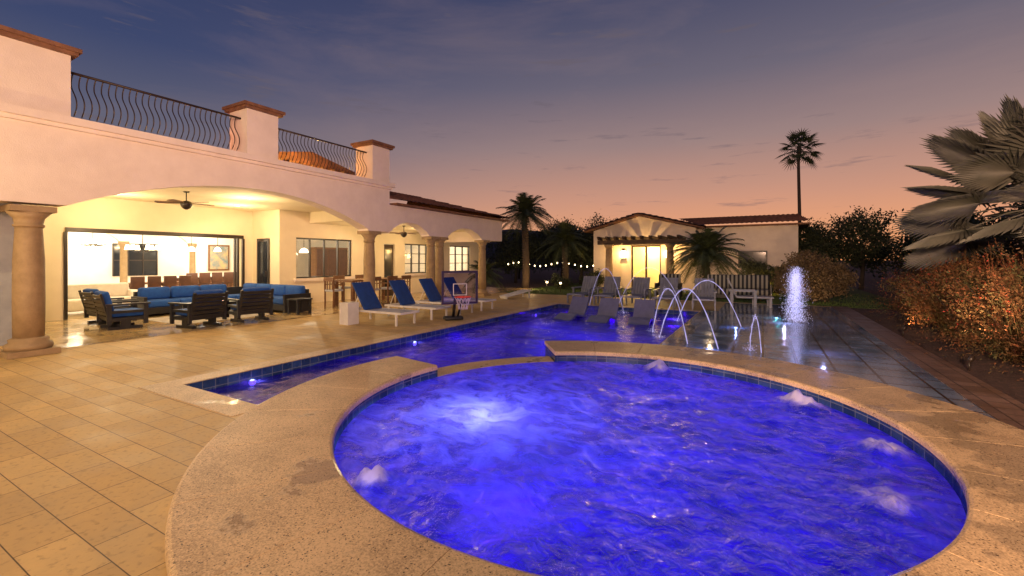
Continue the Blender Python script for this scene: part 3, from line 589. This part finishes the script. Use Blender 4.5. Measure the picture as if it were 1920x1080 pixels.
MB().box((.38,-.47,.48),(.42,-.42,1.32)).box((.38,.42,.48),(.42,.47,1.32)).box((.38,-.42,.48),(.42,.42,.53)).box((.38,-.42,1.27),(.42,.42,1.32)).build('frame','purple',bd,False)
MB().box((.412,-.18,.7),(.416,-.16,1.0)).box((.412,.16,.7),(.416,.18,1.0)).box((.412,-.16,.98),(.416,.16,1.0)).box((.412,-.16,.7),(.416,.16,.72)).build('target_square','white',bd,False)
MB().tube([(.68+.2*cos(k/20*2*PI),.2*sin(k/20*2*PI),.68) for k in range(21)],.014,6,False).box((.41,-.06,.64),(.49,.06,.69)).build('rim','red',t,False)
b=MB()
for k in range(12):
    a=2*PI*k/12
    for s in (-1,1): b.tube([(.68+r*cos(a+s*q),r*sin(a+s*q),z) for r,q,z in ((.2,0,.67),(.16,.26,.58),(.13,.52,.48),(.11,.7,.38))],.005,4,False)
b.build('net','net',t,False)
t=thing('beanbag_board','white slanted beanbag toss board on the deck beyond the loungers','game board',(-9,16.2,0),R(60)); MB().add([(-.6,-.3,.06),(.6,-.3,.3),(.6,.3,.3),(-.6,.3,.06),(-.6,-.3,.1),(.6,-.3,.34),(.6,.3,.34),(-.6,.3,.1)],[(0,3,2,1),(4,5,6,7),(0,1,5,4),(1,2,6,5),(2,3,7,6),(3,0,4,7)]).build('board','white',t,False)
for a_,b_ in (((.5,-.27,0),(.54,-.22,.3)),((.5,.22,0),(.54,.27,.3)),((-.58,-.28,0),(-.54,.28,.08))): MB().box(a_,b_).build('leg','white',t,False)
def ledge():
    P=[(.75,.0),(.6,.04),(.45,.12),(.28,.15),(.1,.1),(-.05,.07),(-.14,.12),(-.24,.28),(-.34,.46),(-.42,.6)]
    t=thing('pool_lounger','','pool lounger',group='moulded loungers on the tanning shelf')
    b=MB(); up=[(x+.03,z+.05) for x,z in P]; b.prism(P+up[::-1],'y',-.29,.29); b.build('shell','resinblue',t,False)
    for a_,b_ in (((-.3,-.25,-.12),(-.08,.25,.08)),((.28,-.25,-.12),(.5,.25,.08))): MB().box(a_,b_).build('foot','resinblue',t,False)
    return t
c=ledge()
for i,(x,y,l) in enumerate(((-5.0,12.7,'left'),(-4.0,12.6,'middle'),(-2.95,12.7,'right'))):
    o=c if i==0 else dup(c,(0,0,0),0); o.location=(x,y,-.2); o.rotation_euler=(0,0,-PI/2-.15+i*.1); o['label']='grey moulded lounger standing in shallow blue water, %s of three'%l
def dkchair():
    t=thing('deck_chair','','deck chair',group='grey deck chairs beyond the pool')
    MB().box((-.35,-.3,.3),(.75,.3,.35)).build('seat','resin',t,False)
    T=Matrix.Translation((-.35,0,.33))@Matrix.Rotation(R(-24),4,'Y'); b=MB(); [b.box((-.02,-.3+i*.102,0),(.02,-.21+i*.102,.68),T) for i in range(6)]; b.box((-.04,-.3,.1),(-.02,.3,.16),T).box((-.04,-.3,.5),(-.02,.3,.56),T); b.build('backrest','resin',t,False)
    for s in (-1,1): MB().box((-.6,s*.34-.05,.52),(.25,s*.34+.05,.56)).build('armrest','resin',t,False)
    for sx in (-.5,.2,.65):
        for s in (-1,1): MB().box((sx-.04,s*.33-.02,.0),(sx+.04,s*.33+.02,.52 if sx<.5 else .34)).build('leg','resin',t,False)
    return t
c=dkchair()
for i,x in enumerate((-5.9,-4.95,-3.9,-2.9,-1.7)):
    o=c if i==0 else dup(c,(0,0,0),0); o.location=(x,15.95,0); o.rotation_euler=(0,0,-PI/2+U(-.15,.15)); o['label']='grey slatted deck chair beyond the pool, %s from the left in its row'%ordn[i]
dup(c,(-.45,17.3,0),.1,'grey deck chair turned sideways beside the splash pad')
def stripes(loc,w_,l):
    t=thing('striped_sofa',l,'sofa',loc,0)
    MB().box((-w_/2,-.35,.05),(w_/2,.4,.2)).box((-w_/2-.06,-.35,0),(-w_/2,.4,.6)).box((w_/2,-.35,0),(w_/2+.06,.4,.6)).build('frame','black',t,False)
    MB().cbox((-w_/2,-.38,.2),(w_/2,.3,.42),.05).build('seat_cushion','stripe',t,False); MB().cbox((-w_/2,.2,.42),(w_/2,.42,.98),.06).build('back_cushion','stripe',t,False)
stripes((-.9,20.2,0),2.3,'wide black and white striped sofa right of the splash jets'); stripes((-3.55,20.0,0),.9,'narrow black and white striped seat left of the wide striped sofa')
light('POINT',(-1.8,18.9,2.0),18,(1,.7,.4),.1)
# ---------------------------------------------------------------- interior furniture
t=thing('indoor_sofa','ivory sofa inside the lit living room','sofa',(-17.9,5.5,0)); MB().cbox((-.45,-1,.08),(.45,1,.42),.06).build('seat','sofawhite',t,False); MB().cbox((-.5,-1,.4),(-.25,1,.85),.06).build('backrest','sofawhite',t,False)
for s in (-1,1): MB().cbox((-.5,s*1.05-.1,.08),(.45,s*1.05+.1,.62),.05).build('armrest','sofawhite',t,False)
t=thing('indoor_table','brown dining table inside the living room','table',(-19.6,7.6,0)); MB().box((-.5,-.9,.72),(.5,.9,.77)).build('tabletop','wood',t,False)
for s in (-1,1): MB().lathe([(.25,0),(.08,.1),(.08,.6),(.2,.72)],(0,s*.5,0),12).build('leg','wood',t,False)
def ich(h_,nm,grp):
    t=thing(nm,'','chair',group=grp); MB().cbox((-.22,-.2,h_-.06),(.22,.2,h_),.02).build('seat','brownlea',t,False); MB().cbox((-.24,-.2,h_),(-.19,.2,h_+.42),.02).build('backrest','brownlea',t,False)
    for sx in (-1,1):
        for sy in (-1,1): MB().box((sx*.19-.02,sy*.17-.02,0),(sx*.19+.02,sy*.17+.02,h_-.06)).build('leg','wood',t,False)
    return t
c=ich(.6,'indoor_chair','chairs at the indoor dining table')
for i in range(4):
    o=c if i==0 else dup(c,(0,0,0),0); o.location=(-18.85,6.9+i*.48,0); o.rotation_euler=(0,0,PI); o['label']='dark indoor dining chair, %s from the left'%ordn[i]
c=ich(.66,'bar_stool','bar stools at the kitchen island')
for i in range(5):
    o=c if i==0 else dup(c,(0,0,0),0); o.location=(-19.7,8.95+i*.46,0); o.rotation_euler=(0,0,PI); o['label']='brown leather bar stool at the kitchen island, %s from the left'%ordn[i]
t=thing('kitchen_island','pale kitchen island with wooden side inside the villa','counter',(-20.5,10.2,0)); MB().box((-.4,-1.6,0),(.4,1.6,.88)).build('cabinet','wood',t,False); MB().box((-.45,-1.65,.88),(.5,1.65,.93)).build('countertop','white',t,False)
def chand(loc,l,k_=1):
    t=thing('chandelier',l,'chandelier',loc); MB().tube([(0,0,.2),(0,0,1.1)],.012,6).build('chain','bronze',t,False)
    for k in range(6): a=k*PI/3; MB().tube([(0,0,.05),(.15*cos(a)*k_,.15*sin(a)*k_,-.02),(.3*cos(a)*k_,.3*sin(a)*k_,.08)],.014,5).build('arm','bronze',t,False); MB().lathe([(.09,.06),(.05,.24)],(.3*cos(a)*k_,.3*sin(a)*k_,0),10).build('lamp_shade','bulb2',t,False)
chand((-19.6,7.4,1.9),'glowing shaded chandelier hanging above the indoor dining table',1.4)
chand((-18.2,5.6,2.05),'glowing chandelier above the ivory indoor sofa',1.2)
for i,y in enumerate((9.4,10.4)):
    t=thing('pendant_lamp','glowing pendant lamp above the kitchen island, %s one'%('left','right')[i],'lamp',(-20.5,y,1.95)); MB().tube([(0,0,.15),(0,0,1.05)],.01,6).build('cord','bronze',t,False); MB().lathe([(.14,0),(.1,.14),(.03,.2)],(0,0,0),16).build('lamp_shade','bulb2',t,False)
t=thing('pendant_lamp','small lit pendant lamp seen through the left patio window','lamp',(-17.2,12.2,1.9)); MB().tube([(0,0,.15),(0,0,1.1)],.01,6).build('cord','bronze',t,False); MB().lathe([(.2,0),(.14,.14),(.03,.2)],(0,0,0),16).build('lamp_shade','bulb2',t,False)
t=thing('wall_painting','framed painting on the far interior wall right of the kitchen','painting',(-23.9,12.2,1.7)); MB().box((-.04,-.5,-.65),(0,.5,.65)).build('frame','wood',t,False); MB().box((0.002,-.42,-.57),(.01,.42,.57)).build('canvas','art',t,False)
t=thing('kitchen_cabinet','dark tall kitchen cabinets seen through the barred patio window','cabinet',(-21.5,17.5,0)); MB().box((-.5,-1.5,0),(0,1.5,2.3)).build('body','wood',t,False)
for i in range(4): MB().box((.002,-1.45+i*.74,.1),(.02,-.76+i*.74,2.2)).build('door','brownlea',t,False)
# ---------------------------------------------------------------- guest house
gh=thing('guest_house','small stucco guest house with lit doorway beyond the lawn','house',(-5.5,24.6,0))
GY=24.6
MB().prism([(-8.5,0),(-8.5,3.25),(-5.9,3.98),(-3,3.25),(-3,0),(-4.75,0),(-4.75,2.4),(-6.35,2.4),(-6.35,0)],'y',GY,GY+.3).build('front_wall','stucco',gh)
MB().box((-8.5,GY+.3,0),(-8.2,31,3.25)).build('side_wall','stucco',gh); MB().box((-3,25.6,0),(1.5,25.9,3.3)).build('wing_wall','stucco',gh); MB().box((1.2,25.9,0),(1.5,31,3.3)).build('end_wall','stucco',gh); MB().box((-3.3,GY+.3,0),(-3,25.6,3.25)).build('return_wall','stucco',gh)
MB().box((-6.6,GY+1.6,0),(-4.5,GY+1.7,2.6)).box((-6.7,GY+.3,0),(-6.6,GY+1.7,2.6)).box((-4.5,GY+.3,0),(-4.4,GY+1.7,2.6)).box((-6.7,GY+.3,2.6),(-4.4,GY+1.7,2.7)).build('entry_wall','stucco_in',gh)
MB().prism([(-8.95,3.17),(-8.95,3.25),(-5.9,4.1),(-2.6,3.27),(-2.6,3.19),(-5.9,3.995)],'y',GY-.35,31.2).build('gable_roof','trim',gh)
tiled('roof',[(-8.95,GY-.38,3.27),(-8.95,31.2,3.27),(-5.9,31.2,4.12),(-5.9,GY-.38,4.12)],gh,nrow=10); tiled('roof',[(-2.6,GY-.38,3.29),(-2.6,31.2,3.29),(-5.9,31.2,4.12),(-5.9,GY-.38,4.12)],gh,nrow=10)
tiled('roof',[(-2.9,25.2,3.38),(2.0,25.2,3.38),(1.6,28,4.02),(-4.4,28,4.02)],gh); MB().box((-2.55,25.3,3.3),(2.0,31,3.38)).build('eave','trim',gh)
d=MB().box((-6.35,GY+.1,.01),(-6.27,GY+.2,2.4)).box((-4.83,GY+.1,.01),(-4.75,GY+.2,2.4)).box((-6.27,GY+.1,2.3),(-4.83,GY+.2,2.4)).box((-5.6,GY+.1,.01),(-5.5,GY+.2,2.3)).build('door','darkwood',gh); MB().box((-6.27,GY+.14,.05),(-5.6,GY+.145,2.3)).build('pane','glass',d)
wf=MB().box((-1.1,25.56,1.2),(.2,25.599,2.05)).build('window','bronze',gh); MB().box((-1.02,25.55,1.27),(-.48,25.556,1.98)).box((-.42,25.55,1.27),(.12,25.556,1.98)).build('pane','darkglass',wf)
for x in (-7.1,-4.0):
    cc=MB().lathe([(.2,.25),(.19,1.2),(.16,2.2)],(x,23,0),18).build('porch_column','column',gh); MB().box((x-.3,22.7,0),(x+.3,23.3,.15)).lathe([(.26,.15),(.26,.2),(.2,.25)],(x,23,0),18).lathe([(.16,2.2),(.25,2.32),(.25,2.4)],(x,23,0),18).build('column_trim','column',cc)
pg=MB().box((-7.7,22.9,2.4),(-3.4,23.08,2.62)).box((-7.7,24.3,2.4),(-3.4,24.45,2.62)).build('pergola','darkwood',gh)
for i in range(10): MB().prism([(22.35,2.74),(22.5,2.622),(24.59,2.622),(24.59,2.8),(22.35,2.8)],'x',-7.55+i*.44,-7.45+i*.44).build('rafter','darkwood',pg)
for x in (-6.75,-4.35):
    ln=MB().box((x-.1,GY-.22,1.7),(x+.1,GY-.02,2.1)).build('wall_lantern','bulb',gh); MB().lathe([(.14,2.1),(.02,2.2)],(x,GY-.12,0),4).box((x-.11,GY-.23,1.65),(x+.11,GY-.0,1.699)).build('cap','bronze',ln); light('POINT',(x,GY-.5,1.95),95,(1,.55,.15),.06)
light('POINT',(-5.5,GY+1.0,2.2),250,(1,.68,.24),.1); light('POINT',(-5.5,23.6,2.2),80,(1,.58,.18),.1)
aim(light('SPOT',(-7,19.5,.3),280,(1,.6,.32),.02,spot_size=R(90),spot_blend=.8),(-5.6,24.6,2.8)); aim(light('SPOT',(-.6,21.5,.3),120,(1,.6,.32),.02,spot_size=R(100),spot_blend=.8),(-.8,25.6,2.4)); light('POINT',(-1.4,24.4,.8),20,(1,.6,.25),.1)
# ---------------------------------------------------------------- vegetation
def leaves(b,c,rad,n,size,clumps=14,shell=.55,zmin=None):
    cs=[]
    for i in range(clumps):
        d=Vector((random.gauss(0,1),random.gauss(0,1),random.gauss(0,1))).normalized()*(shell+(1-shell)*rnd())
        cs.append(Vector((c[0]+d.x*rad[0]*.8,c[1]+d.y*rad[1]*.8,c[2]+d.z*rad[2]*.8)))
    cr=min(rad)*1.1/(clumps**.33)
    for i in range(n):
        q=random.choice(cs); p=q+Vector((random.gauss(0,.45),random.gauss(0,.45),random.gauss(0,.4)))*cr
        if zmin is not None and p.z<zmin: continue
        u=Vector((U(-1,1),U(-1,1),U(-1,1))).normalized(); w_=u.cross(Vector((U(-1,1),U(-1,1),U(-1,1)))).normalized(); s_=size*U(.6,1.4)
        b.add([p-u*s_,p+w_*s_*.4,p+u*s_,p-w_*s_*.4],[(0,1,2,3)])
def bush(name,label,cat,c,rad,n,size,m,clumps=18,flow=0,stems=0,group=None):
    t=thing(name,label,cat,(c[0],c[1],0),group=group)
    b=MB(); leaves(b,(0,0,c[2]),rad,n,size,clumps,zmin=.02)
    if stems:
        for i in range(stems):
            a=U(0,2*PI); l=U(.6,1.1); e=U(.25,1.3); p0=Vector((U(-.3,.3)*rad[0],U(-.3,.3)*rad[1],.05)); pts=[]
            for k in range(5):
                q=k/4; pts.append(p0+Vector((cos(a)*rad[0]*l*cos(e)*q*1.25,sin(a)*rad[1]*l*cos(e)*q*1.25,(rad[2]+c[2])*l*(sin(e)*q*1.25-.45*q*q*(1.2-e*.6))+.02)))
            for k in range(4):
                w_=.004*(1-k/5); A_,B_=pts[k],pts[k+1]; s_=Vector((-sin(a),cos(a),0))*w_
                if B_.z<0: break
                b.add([A_-s_,A_+s_,B_+s_*.8,B_-s_*.8],[(0,1,2,3)]); dr=(B_-A_).normalized()
                for _ in range(7):
                    p=A_.lerp(B_,rnd()); u=(dr+Vector((U(-1,1),U(-1,1),U(-.8,.8)))*.9).normalized()*size*1.3; v_=u.cross(Vector((U(-1,1),U(-1,1),1))).normalized()*size*.25
                    b.add([p,p+u*.5+v_,p+u,p+u*.5-v_],[(0,1,2,3)])
    b.build('foliage',m,t,False,False)
    b=MB()
    for i in range(7): a=U(0,2*PI); b.tube([(0,0,0),(cos(a)*rad[0]*.3,sin(a)*rad[1]*.3,c[2]*.7),(cos(a)*rad[0]*.6,sin(a)*rad[1]*.6,c[2]+rad[2]*.4)],[.03,.02,.008],5)
    b.build('stem','bark',t,False,False)
    if flow:
        b=MB(); leaves(b,(0,0,c[2]+.1),(rad[0]*1.05,rad[1]*1.05,rad[2]*1.05),flow,.016,clumps*3,.85,zmin=.05); o=b.build('flowers','flower',t,False,False); o['kind']='stuff'
    return t
RB=[((3.7,6.3,.4),(1.0,1.3,.6),'nearest the camera'),((4.1,8.1,.7),(1.35,1.4,1.0),'second from the camera'),((3.7,10.1,.75),(1.2,1.3,1.05),'third from the camera, below the silver palm'),((3.7,12.4,.75),(1.25,1.5,1.0),'just beyond the silver palm'),((3.9,15.2,.75),(1.4,1.7,1.0),'farthest, where the bed meets the lawn'),((6.0,9.2,1.2),(1.8,1.9,1.7),'at the back beneath the silver palm fans'),((5.9,13,1.2),(1.8,2.1,1.6),'at the back beyond the silver palm')]
for c,rad,l in RB: bush('flowering_shrub','rust coloured arching shrub with small red flowers, '+l,'shrub',c,rad,17000,.028,'leafrust',80,350,700,'red flowering shrubs in the mulch bed')
bush('round_shrub','large rounded olive brown shrub beside the lawn and splash pad','shrub',(1.6,19.9,.95),(1.5,1.3,1.05),14000,.05,'leafmid',70)
bush('low_shrub','low dark shrub left of the rounded olive shrub','shrub',(.2,22.6,.5),(.9,.8,.5),2500,.05,'leafdark')
bush('low_shrub','low dark shrub at the left foot of the guest house porch','shrub',(-8.2,23.4,.5),(.8,.8,.6),2500,.05,'leafdark')
bush('low_shrub','small clipped shrub near the garden path lights','shrub',(-9.6,22.4,.4),(.7,.6,.5),2200,.05,'leafdark')
bush('low_shrub','leafy shrub at the right end of the guest house wing','shrub',(2.2,24.6,.9),(1.2,1.0,1.0),3500,.06,'leafdark')
bush('low_shrub','leafy shrub in front of the guest house wing window','shrub',(-.4,24.3,.8),(1.1,.8,.85),4500,.05,'leafdark',30)
def tree(name,label,x,y,h_,r,m='leafdark',n=6500,size=.09,th=.12):
    t=thing(name,label,'tree',(x,y,0)); b=MB(); b.tube([(0,0,0),(.1,0,h_*.3),(0,.1,h_*.55)],[th,th*.7,th*.5],7)
    for k in range(6): a=U(0,2*PI); b.tube([(.0,.05,h_*U(.25,.5)),(cos(a)*r*.4,sin(a)*r*.4,h_*.65),(cos(a)*r*.75,sin(a)*r*.75,h_*U(.75,.95))],[th*.5,th*.3,th*.1],5)
    b.build('trunk','bark',t,False,False); b=MB(); leaves(b,(0,0,h_*.58),(r,r,h_*.42),n,size,48,.4,zmin=.1); b.build('crown',m,t,False,False)
for i,(x,y,h_,r,l) in enumerate((
 (-15,27,3.8,2.6,'dark tree just right of the villa roof corner'),(-12.5,30,4.6,2.8,'dark tree behind the feather palm'),(-10.2,27,4.1,1.8,'dark leafy tree between the small palm and guest house'),(-11.5,36,5.6,3.0,'tall dark tree furthest back left of the guest house'),(-14.5,34,5.2,2.8,'tall dark tree behind and left of the feather palm'),
 (2.4,29,3.9,1.9,'dark tree behind the tall palm trunk'),(4.6,30,4.6,2.2,'dark open tree right of the tall palm trunk'),(6.9,27,4.2,2.2,'dark tree in the middle of the right tree line'),(6.2,22,3.6,1.9,'dark tree above the far end of the mulch bed'),(9,23,4.6,2.4,'dark tree left of the silver palm fans'),(9.8,18,4.4,2.3,'dark tree behind the silver palm'),(12,16,4.6,2.6,'dark tree behind the silver palm at the frame edge'),(-18,33,4.2,3,'dark tree low behind the porch end of the villa'))):
    tree('tree',l,x,y,h_,r)
b=MB(); 
for i in range(46):
    x=-32+i*1.4; leaves(b,(x,44+U(-3,3),1.6),(1.6,1.6,U(1.4,2.6)),240,.16,8,.3,zmin=0)
tag(b.build('hedge','leafdark',fix=False),'far dark belt of trees and scrub along the horizon','trees',kind='stuff')
def frond(b,o,a,e,ln,droop,nl=30,ll=.4,w_=.022):
    pts=[]; d=Vector((cos(a),sin(a),0))
    for k in range(nl+1):
        q=k/nl; pts.append(o+d*(ln*q*cos(e)*(1-.12*q))+Vector((0,0,ln*(sin(e)*q-droop*q*q))))
    side=Vector((-sin(a),cos(a),0))
    b.tube(pts[::5],.015,4,False)
    for k in range(3,nl+1):
        q=k/nl; t_=(pts[k]-pts[k-1]).normalized(); l=ll*(sin(PI*min(1,q*.85+.1))**.6)
        for s in (-1,1):
            tip=pts[k]+(side*s*.8+t_*.6)*l+Vector((0,0,-.25*l+U(-.05,.05))); ww=t_*w_
            b.add([pts[k]-ww,pts[k]+ww,tip],[(0,1,2)])
def fpalm(label,x,y,h_,ln,n=34,th=.16,w_=.022):
    t=thing('palm_tree',label,'palm tree',(x,y,0)); b=MB(); pts=[(.06*sin(k*.5),0,h_*k/10) for k in range(11)]; b.tube(pts,[th*(1.15-.25*k/10) for k in range(11)],10)
    for k in range(int(h_*7)): b.lathe([(th*.98,0),(th*1.18,.06),(th*.95,.08)],(0,0,k/7),9)
    b.build('trunk','trunk',t,False,False); b=MB()
    for i in range(n): frond(b,Vector((0,0,h_)),i*2.39996,R(-15+95*((i+.5)/n)),ln*U(.8,1.15),U(.35,.6),w_=w_,ll=.42)
    b.build('crown','palmgreen',t,False,False)
fpalm('feathery palm with stout trunk standing left of the guest house',-11.8,22.4,4.2,1.95,70,.18,.025)
fpalm('short feathery palm just right of the larger feather palm',-10.2,24.4,2.7,1.9,54)
fpalm('low bushy feather palm beside the porch, hiding the guest house window',-2.3,22.4,1.9,2.1,90,.16,.028)
fpalm('young feather palm seen behind the end porch column',-12.8,19.6,.9,1.2,30,.1)
fpalm('young spiky palm right of the low bushy feather palm',.7,24.2,.7,1.2,30,.1)
def fan_leaf(b,o,d,pl,fr,ns=26,spread=R(250),fold=.06,droop=.15,cut=.58):
    d=d.normalized(); up=Vector((0,0,1)); s=d.cross(up).normalized() if abs(d.z)<.98 else Vector((1,0,0)); nrm=s.cross(d).normalized()
    roll=U(-.5,.5); s,nrm=s*cos(roll)+nrm*sin(roll),nrm*cos(roll)-s*sin(roll)
    c=o+d*pl+Vector((0,0,-droop*pl*.5)); b.tube([o,o+d*pl*.5+Vector((0,0,.03)),c],[.02,.015,.01],5,False)
    v=[c]; f=[]
    for i in range(ns):
        a=-spread/2+spread*(i+.5)/ns; da=spread/ns/2
        def pt(r,ang,lift): return c+(d*cos(ang)+s*sin(ang))*r+nrm*lift+Vector((0,0,-droop*r*r/fr*.6))
        k=fr*(1-.18*abs(a)/(spread/2))*U(.93,1.04); j=len(v)
        v+=[pt(k*cut,a-da,-fold*k*.4),pt(k*(cut+.02),a,fold*k*.4),pt(k*cut,a+da,-fold*k*.4),pt(k,a,-fold*.4*k)]
        f+=[(0,j,j+1),(0,j+1,j+2),(j,j+3,j+1),(j+1,j+3,j+2)]
    b.add(v,f)
def fanpalm(name,label,x,y,h_,n,pl,fr,m,th,e0=-35,e1=85,skirt=0,ns=26,cut=.58,droop=.15,fold=.06):
    t=thing(name,label,'palm tree',(x,y,0)); b=MB(); b.tube([(.04*sin(k*.4),0,h_*k/12) for k in range(13)],[th*(1.25-.4*k/12) for k in range(13)],10)
    if skirt: b.lathe([(th*.9,h_-.7),(th*skirt,h_-.35),(th*1.2,h_)],(0,0,0),10)
    b.build('trunk','trunk',t,False,False)
    for i in range(n):
        q=(i+.5)/n; e=R(e0+(e1-e0)*q); a=i*2.39996; b=MB()
        fan_leaf(b,Vector((0,0,h_)),Vector((cos(a)*cos(e),sin(a)*cos(e),sin(e))),pl*U(.8,1.2),fr*U(.85,1.1),ns,droop=droop,cut=cut,fold=fold); b.build('frond',m,t,False,False)
fanpalm('fan_palm','very tall slender fan palm silhouetted against the pink sky',2.1,35,9.1,28,.8,.75,'palmgreen',.1,-55,80,1.5,14,.34,.36)
fanpalm('fan_palm','big silver blue fan palm with broad pleated leaves at the right edge',4.3,11.2,2.55,40,1.1,1.08,'silver',.15,-28,80,0,42,.56,.16,.1)
def gspot(x,y,l,tx,ty,tz,e,c=(1,.64,.3),sz=100):
    t=thing('garden_spotlight',l,'garden light',(x,y,0)); MB().tube([(0,0,-.02),(0,0,.12)],.012,6).build('stake','bronze',t,False); MB().tube([(0,0,.12),(.05,.03,.2)],.03,8).build('lamp_head','bronze',t,False)
    aim(light('SPOT',(x+.07,y+.04,.26),e,c,.02,spot_size=R(sz),spot_blend=.8),(tx,ty,tz))
gspot(2.62,8.9,'small bronze garden spotlight below the silver palm',3.9,11.2,3.0,200,(1,.68,.36),80)
gspot(2.62,6.9,'small bronze garden spotlight by the second flowering shrub',4.6,8.8,1.2,16,(1,.5,.2),140)
gspot(2.58,12.2,'small bronze garden spotlight beyond the silver palm',4.6,14,1.2,20,(1,.5,.2),140)
gspot(.9,18.75,'added bronze spotlight brightening the rounded olive shrub',1.8,20,.9,40,(1,.62,.3),140)  # added spotlight, put in because the round shrub came out dark
aim(light('AREA',(.5,-4,3.2),540,(1,.6,.38),.6,spread=R(70)),(4.2,9,1.2))
# ---------------------------------------------------------------- string lights & path lights
t=thing('string_light','line of small yellow bulbs strung low across the dark garden','string lights',(-13,30,1.4))
t.location=(-11.6,26,1.3)
pts=[(-3.4+i*.4,0,.12*sin(i*.8)) for i in range(17)]; MB().tube([(p[0],p[1],p[2]+.06) for p in pts],.008,4,False).build('cable','black',t,False)
for p in pts: MB().lathe([(.012,-.05),(.04,0),(.012,.05)],p,8).build('bulb','bulb',t,False)
for i,(x,y,l) in enumerate(((-9.6,20.6,'left'),(-8.6,20.0,'middle'),(-7.7,21.4,'right'))):
    t=thing('path_light','small garden path light on the lawn, %s of three'%l,'garden light',(x,y,0)); MB().tube([(0,0,0),(0,0,.42)],.015,6).build('post','bronze',t,False); MB().lathe([(.05,.42),(.05,.5)],(0,0,0),10).build('lens','bulb',t,False); MB().lathe([(.12,.5),(.02,.57)],(0,0,0),12).build('cap','bronze',t,False); light('POINT',(x,y,.4),14,(1,.6,.25),.04)
light('POINT',(.1,23.3,.5),40,(1,.5,.08),.1); light('POINT',(-10.9,21.4,.5),60,(1,.6,.25),.1)
# ---------------------------------------------------------------- water jets
def jet(a,c,zt,l,r=.014):
    a,c=Vector(a),Vector(c); P=[]
    for k in range(31):
        q=k/30; p=a.lerp(c,q); p.z+=4*(zt-(a.z+c.z)/2)*q*(1-q); P.append(p+Vector((mn.noise(p*9),mn.noise(p*9+Vector((5,0,0))),0))*.014*q)
    b=MB().tube(P,[r*(1+.35*sin(k*1.7)) for k in range(31)],7,False)
    for i in range(120):
        if i<60: p=c+Vector((random.gauss(0,.07),random.gauss(0,.07),abs(random.gauss(0,.05))))
        else: p=P[int(12+18*rnd())]+Vector((random.gauss(0,.012),random.gauss(0,.012),random.gauss(0,.03)))
        b.lathe([(.001,-.006),(.005,0),(.001,.006)],p,4)
    o=b.build('water_jet','jet',fix=False); me=o.data; me.transform(Matrix.Translation(-a)); o.location=a; tag(o,l,'water jet')
jet((-.69,8.7,0),(-2.0,10.2,-.13),1.02,'bright arcing water jet nearest the spa, its foot on the wet pad',.009)
jet((-.45,11.9,0),(-2.1,13.2,-.13),1.06,'tall arcing water jet landing on the tanning shelf',.009)
jet((-1.24,8.95,0),(-2.3,10.9,-.13),.98,'arcing water jet left of the brightest arc, landing in deep water',.008)
jet((-.02,8.7,0),(-.2,8.8,0.01),.62,'narrow short double water jet right of the arcs',.007)
jet((-5.3,14.9,0),(-3.9,14.2,-.13),1.3,'thin far water jet in front of the left deck chairs',.005); jet((-2.2,14.9,0.02),(-4.2,14.3,-.13),1.35,'thin far water jet arching over the middle deck chairs',.005)
g=MB(); gx,gy=.72,13.4
for i in range(9000):
    q=rnd(); z=1.4*q**.9; rag=.06*mn.noise(Vector((z*4,0,i%3))); s_=.09+.1*(1-q) if rnd()<.75 else .2*(1-q*.5)+.05; p=Vector((random.gauss(rag,s_*.6),random.gauss(0,s_*.6),z*U(.82,1.03))); r=U(.002,.006); g.add([p+Vector((r,0,0)),p+Vector((-r*.5,r,0)),p+Vector((-r*.5,-r,0)),p+Vector((0,0,r*U(2,7)))],[(0,1,3),(1,2,3),(2,0,3)])
o=g.build('fountain_geyser','spray',fix=False); o.location=(gx,gy,.006); tag(o,'foaming vertical geyser of water on the splash pad','fountain')
light('POINT',(gx-.25,gy-.4,.15),11,(.6,.5,.89),.05)
for i,(x,y,l) in enumerate(((.33,14.1,'small turquoise lit pad light left of the geyser'),(-.55,11.6,'small blue pad light at the foot of the tall arc'),(-.85,8.5,'small blue pad light at the foot of the nearest arc'))):
    t=tag(MB().lathe([(.035,0),(.035,.01),(.02,.014)],(0,0,0),12).build('pad_light','blueled'),l,'pad light'); t.location=(x,y,.007); light('POINT',(x,y,.1),9,(.2,.3,.89) if i else (.1,.7,.89),.02)
light('POINT',(.9,9.2,.3),7,(.3,.35,.89),.02)  # added blue fill with no fixture, brightens the wet pad
